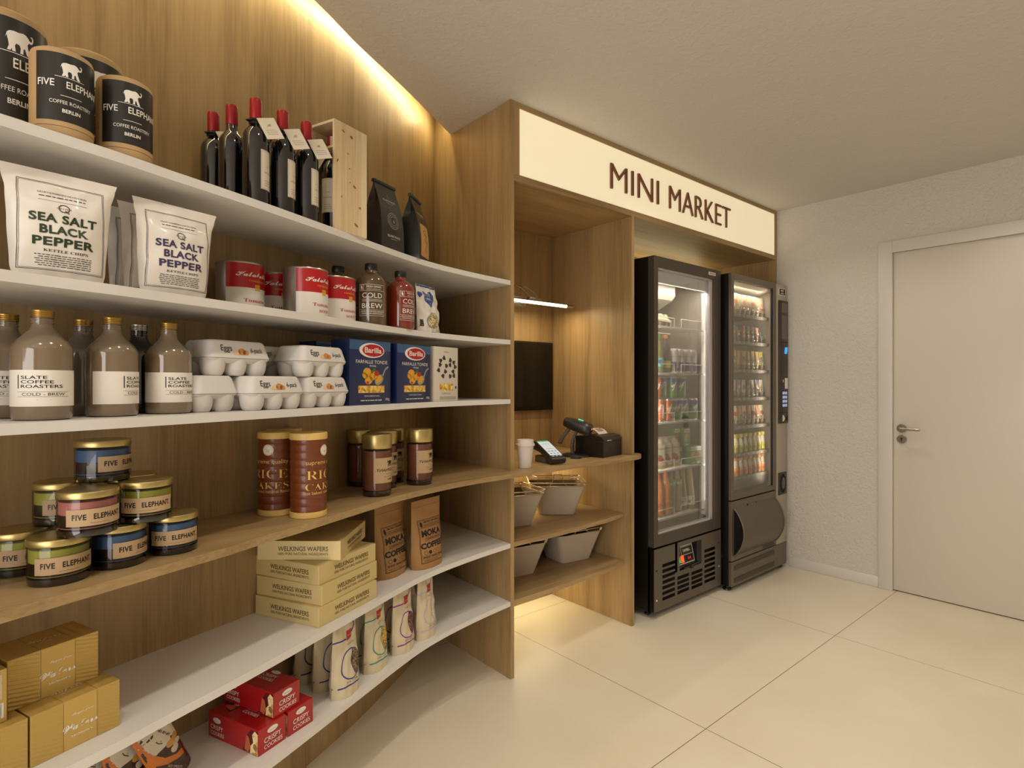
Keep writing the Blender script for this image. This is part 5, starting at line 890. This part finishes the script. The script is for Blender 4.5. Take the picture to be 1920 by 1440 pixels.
# ------------------------------------------------------------------ vending machine
VM = thing('vending_machine', 'glass fronted snack vending machine with silver control column, by the white wall', 'vending machine', (0, 0, 0))
VB = M('vending_black', '#1b1715', .3, .3); VF = M('vending_frame', '#6f665b', .38, .4); VS = M('vending_silver', '#b3a999', .42, .25); VC = M('vending_cream', '#c6bcab', .55); VD = M('vending_dark', '#3a322b', .4, .2); VT = M('vending_tray', '#6e655a', .5, .2)
x0, x1, fy, zb_, zt_ = 1.671, 2.412, -.085, .028, 1.947
m = MB()
for b_ in ((x0, x0 + .02, fy + .02, .56, zb_, zt_), (x1 - .115, x1, fy + .02, .56, zb_, zt_), (x0 + .02, x1 - .115, .53, .56, zb_, zt_), (x0 + .02, x1 - .115, fy + .02, .53, zt_ - .025, zt_), (x0 + .02, x1 - .115, fy + .02, .53, zb_, .57)): m.box(*b_, VB, .002, seg=1)
build('machine_body', m, VM)
m = MB()
for b_ in ((1.6912, 1.698, fy + .02, .52, .5702, 1.921), (2.29, 2.2968, fy + .02, .52, .5702, 1.921), (1.698, 2.29, .50, .52, .5702, 1.921), (1.698, 2.29, fy + .02, .50, 1.905, 1.9215)): m.box(*b_, VC)
m.loft([[(1.70, fy + .021, 1.904), (2.222, fy + .021, 1.904)], [(1.70, .05, 1.87), (2.29, .05, 1.87)]], VC, caps=False, close=False); build('machine_lining', m, VM, 'cream inner lining', smooth=False)
m = MB()
for b_ in ((x0, 1.703, fy, fy + .019, .556, zt_), (2.217, 2.262, fy, fy + .019, .556, zt_), (1.703, 2.217, fy, fy + .019, 1.908, zt_), (1.703, 2.217, fy, fy + .019, .556, .588)): m.box(*b_, VF, .0015, seg=1)
m.box(2.212, 2.217, fy + .004, fy + .018, .588, 1.908, VB); D = build('window_frame', m, VM, 'grey window door frame')
m = MB(); m.box(1.703, 2.212, fy + .006, fy + .009, .588, 1.908, HAZE); build('window_glass', m, D, smooth=False)
def coil(x, z):
    P = []
    for k in range(0, 57): a_ = 2 * PI * k / 14; P.append((x + .024 * math.cos(a_), -.012 + .021 * k / 14 * 1.0, z + .034 + .030 * math.sin(a_)))
    return P
ROWS = [1.703, 1.527, 1.345, 1.163, .982, .804, .656]; TX = [1.884 + .0598 * k for k in range(7)]
for z in ROWS:
    m = MB(); m.box(1.700, 2.2885, -.022, .45, z + .014, z + .018, VT); m.box(1.700, 2.2885, -.024, -.019, z - .004, z + .018, VT)
    for x in [1.7645 + .0598 * k for k in range(9)] : m.box(x + .0285, x + .0305, -.005, .44, z + .018, z + .05, VT)
    for x in TX: m.box(x - .004, x + .004, -.0246, -.024, z + .004, z + .012, PAPER)
    T_ = build('snack_tray', m, VM, 'grey spiral tray', smooth=False)
    if z > .7:
        for x in TX: m = MB(); m.tube(coil(x, z + .018), .0017, CHROME, 6); build('spiral_coil', m, T_)
m = MB(); m.box(1.70, 2.29, -.02, .0, .592, .655, VT); build('drop_panel', m, VM, smooth=False)
m = MB(); m.box(2.2625, x1, fy, fy + .019, .18, zt_, VS, .002); build('control_column', m, VM, 'silver column')
m = MB()
m.box(2.296, 2.394, fy - .002, fy, 1.874, 1.923, PAPER); f = flat((0, fy - .002, 0), (1, 0, 0), (0, 0, 1)); m.rect(2.302, 1.878, 2.389, 1.919, f, INKB); m.text('N&W', 2.345, 1.90, .013, f, INKW, w=.045, bold=.04); m.text('coffee', 2.345, 1.884, .010, f, INKW, w=.045, bold=.03); build('maker_badge', m, VM, 'small black and white badge')
m = MB(); m.box(2.287, 2.411, fy - .012, fy - .0002, .999, 1.838, VD, .003)
for a_, b_, mm in ((1.753, 1.822, VT), (1.575, 1.736, VT)): m.box(2.316, 2.396, fy - .0128, fy - .012, a_, b_, mm)
m.box(2.29, 2.409, fy - .0125, fy - .012, 1.552, 1.555, SLOT); m.box(2.29, 2.409, fy - .0125, fy - .012, 1.0725, 1.075, SLOT)
f = flat((0, fy - .0124, 0), (1, 0, 0), (0, 0, 1)); m.poly([(2.352, 1.475), (2.394, 1.475), (2.404, 1.52), (2.362, 1.52)], f, M('screen_cyan', '#2a9ae0', .3, emit=.9)); m.text('12', 2.378, 1.499, .012, f, INKW, L=3)
m.box(2.36, 2.4, fy - .016, fy - .012, 1.235, 1.309, PAPER, .001); m.oval(2.336, 1.288, .006, .011, f, PAPER); m.rect(2.32, 1.107, 2.398, 1.222, f, NAVY)
for i in range(3):
    for j in range(4): m.oval(2.335 + .0245 * i, 1.122 + .028 * j, .0085, .011, f, M('key_glow', '#b9c2e8', .4, emit=.55), L=2)
m.poly([(2.325, 1.012), (2.342, 1.012), (2.365, 1.032), (2.342, 1.056), (2.325, 1.056)], f, PAPER); m.poly([(2.402, 1.008), (2.402, 1.058), (2.37, 1.033)], f, SLOT); build('control_strip', m, VM, 'dark strip with keypad and blue display')
m = MB(); m.box(2.287, 2.404, fy - .006, fy - .0002, .512, .663, VD, .002); Xc = Matrix.Translation((2.345, fy - .006, .588)) @ Matrix.Rotation(R(90), 4, 'X') @ Matrix.Scale(.62, 4, (1, 0, 0)); m.lathe([(0, .0004), (.056, .0004), (.062, .003), (.066, 0)], SLOT, 30, X=Xc); m.lathe([(.0, .002), (.034, .002), (.04, .0006)], VF, 30, X=Xc @ Matrix.Translation((.016, 0, 0))); build('coin_return', m, VM, 'round coin return cup')
m = MB(); m.box(x0, 2.2615, fy, fy + .019, .184, .548, VF, .0015, seg=1); m.box(1.86, 1.985, fy - .001, fy, .492, .512, SLOT); m.box(1.875, 1.968, fy - .003, fy - .001, .497, .512, VF); m.box(2.07, 2.225, fy - .001, fy, .19, .213, VD); build('hatch_surround', m, VM, smooth=False)
m = MB(); n_ = 14; C_ = []
for k in range(n_ + 1): q = k / n_; C_.append((fy - .0005 - .062 * math.sin(PI * q) ** .8, .502 - q * .29))
m.loft([[(1.702, y, z) for y, z in C_], [(2.242, y, z) for y, z in C_]], M('hatch_flap', '#635a4e', .34, .4), caps=False, close=False)
for x in (1.702, 2.242):
    m.add([(x, y, z) for y, z in C_], [tuple(range(n_ + 1))], VB if x < 2 else VF)
m.tube([(1.702, y - .001, z) for y, z in C_], .004, VF, 8); m.tube([(2.242, y - .001, z) for y, z in C_], .004, VF, 8); build('delivery_hatch', m, VM, 'bulging curved flap')
m = MB(); m.box(x0, x1, fy + .0005, fy + .019, .0285, .178, VF, .0015, seg=1); build('kick_plate', m, VM)
MESHM = M('grille_mesh', '#2e2822', .5, .2); m = MB()
for a_, b_ in ((.046, .078), (.124, .156)):
    m.box(1.706, 2.232, fy - .0002, fy + .0006, a_, b_, MESHM)
    for k in range(66): x = 1.71 + k * .0079; m.box(x, x + .003, fy - .0022, fy - .0002, a_, b_, VF)
build('kick_grille', m, VM, 'finely slotted grille', smooth=False)
for x in (x0 + .03, x1 - .03):
    for y in (fy + .045, .5): m = MB(); m.lathe([(0, 0), (.024, 0), (.028, .004), (.026, .011), (.012, .013), (.01, .0285), (0, .0285)], BLACKPL, 20, cx=x, cy=y); build('foot', m, VM)

# snacks: one shape per tray, a colour for each place
def wrap(name, cols, w_, h_, d_, kind):
    """standing snack pack; kind bag / bar / bottle"""
    A_, B_, C2 = cols; m = MB()
    if kind == 'bottle':
        r = w_ / 2; m.lathe([(0, .001), (r * .9, 0), (r, .004), (r, h_ * .36), (r * .96, h_ * .44)], B_, 20); m.lathe([(r * .96, h_ * .44), (r * .8, h_ * .6), (r * .62, h_ * .8)], A_, 20); m.lathe([(r * .62, h_ * .8), (r * .92, h_ * .82), (r * .92, h_ * .97), (r * .8, h_), (0, h_)], C2, 20); mp = cyl(r * .98 + .0004); m.oval(0, h_ * .24, r * .5, r * .45, mp, TOM if 'orange' in name else JGRN, .006); m.lines(-r * .5, r * .6, (h_ * .5,), .006, cyl(r * .92 + .001), GREYINK)
        return m
    B = Bag(h_, (lambda v: w_) if kind == 'bar' else interp([(0, w_ * .9), (.5, w_), (1, w_ * .96)]), interp([(0, .004), (.1, d_ * .7), (.5, d_), (.85, d_ * .5), (1, .002)]), 2.4, .6, seed=len(name), wr=.001); B.mesh(m, A_, 8, 12); mp = B.mp(); g = .012
    m.rect(-w_ * .44, h_ * .1, w_ * .44, h_ * .46, mp, B_, g, g); m.oval(0, h_ * .6, w_ * .34, h_ * .11, mp, C2, g, g, L=2); m.text('Snack' if kind == 'bag' else 'Bar', 0, h_ * .26, w_ * .22, mp, INKB if kind == 'bag' else INKW, w=h_ * .3, bold=.03, du=g, dv=g, rot=PI / 2, L=2)
    return m
c_ = lambda h: M('snack_' + h[1:], h, .42, coat=.2)
SW, SG, SP, SB, SGY, SR, SY, STN, SVI, SOR, SCR = [c_(h) for h in ('#d2cab8', '#a8ac84', '#b87868', '#6c86a8', '#5c5a66', '#a83c2c', '#c0b43c', '#a88658', '#6a6494', '#c88a4a', '#d6c49a')]
tray_names = ('top', 'second', 'third', 'fourth', 'fifth', 'sixth', 'bottom'); places = ('first', 'second', 'third', 'fourth', 'fifth', 'sixth', 'seventh')
PLAN = [('bag', .046, .135, .03, [('sandwich_pack', 'white and pink wrapped sandwich', (SW, SP, SP)), ('sandwich_pack', 'pale green wrapped sandwich', (SCR, SW, SG))]),
        ('bar', .030, .105, .018, [('snack_bar', 'pale blue wrapped bar', (SB, SGY, SOR)), ('snack_bar', 'slate wrapped bar', (SGY, SVI, SY)), ('snack_bar', 'red and yellow wrapped bar', (SR, SOR, SY)), ('snack_bar', 'grey wrapped bar', (SGY, SB, SY)), ('snack_bar', 'dark grey wrapped bar', (SGY, SGY, SY)), ('snack_bar', 'pink and orange wrapped bar', (SP, SOR, SW)), ('snack_bar', 'short dark wrapped bar', (SGY, SGY, SW))]),
        ('bag', .036, .125, .022, [('snack_pack', 'yellow green wrapped snack', (SY, SW, SVI)), ('snack_pack', 'narrow tan wrapped snack', (STN, SCR, STN))]),
        ('bar', .032, .115, .02, [('snack_bar', 'white wrapped stick', (SW, SW, SP)), ('snack_bar', 'violet and yellow wrapped stick', (SVI, SY, SY))]),
        ('bag', .046, .125, .03, [('sandwich_pack', 'white wrapped sandwich with red print', (SW, SW, SR)), ('sandwich_pack', 'bread coloured baguette pack', (SOR, SCR, STN))]),
        ('bottle', .044, .122, 0, [('juice_pouch', 'yellow capped drink pouch', (SW, SY, SY))]), ('bottle', .044, .122, 0, [('juice_pouch', 'orange capped drink pouch', (SW, SOR, SOR))])]
for row, (z, (kind, w_, h_, d_, kinds)) in enumerate(zip(ROWS, PLAN)):
    for k0, (nm, lab, cols) in enumerate(kinds):
        mm = wrap(nm + ('_orange' if row == 6 else ''), cols, w_, h_, d_, kind); first = None
        for k in range(k0, 7, len(kinds)):
            if first is None: o = first = build(nm, mm, ang=60)
            else: o = first.copy(); COL.objects.link(o)
            o.location = (TX[k] - .004, .012 if kind != 'bottle' else .006, z + .0182); o.rotation_euler = (0, 0, R(-24 + 6 * ((k * 3 + row) % 4)))
            if row == 1 and k == 6: o.scale = (1, 1, .75)
            tag(o, '%s, %s from the left on the %s vending tray' % (lab, places[k], tray_names[row]), 'snack' if kind != 'bottle' else 'drink', 'packs on the %s vending tray' % tray_names[row])
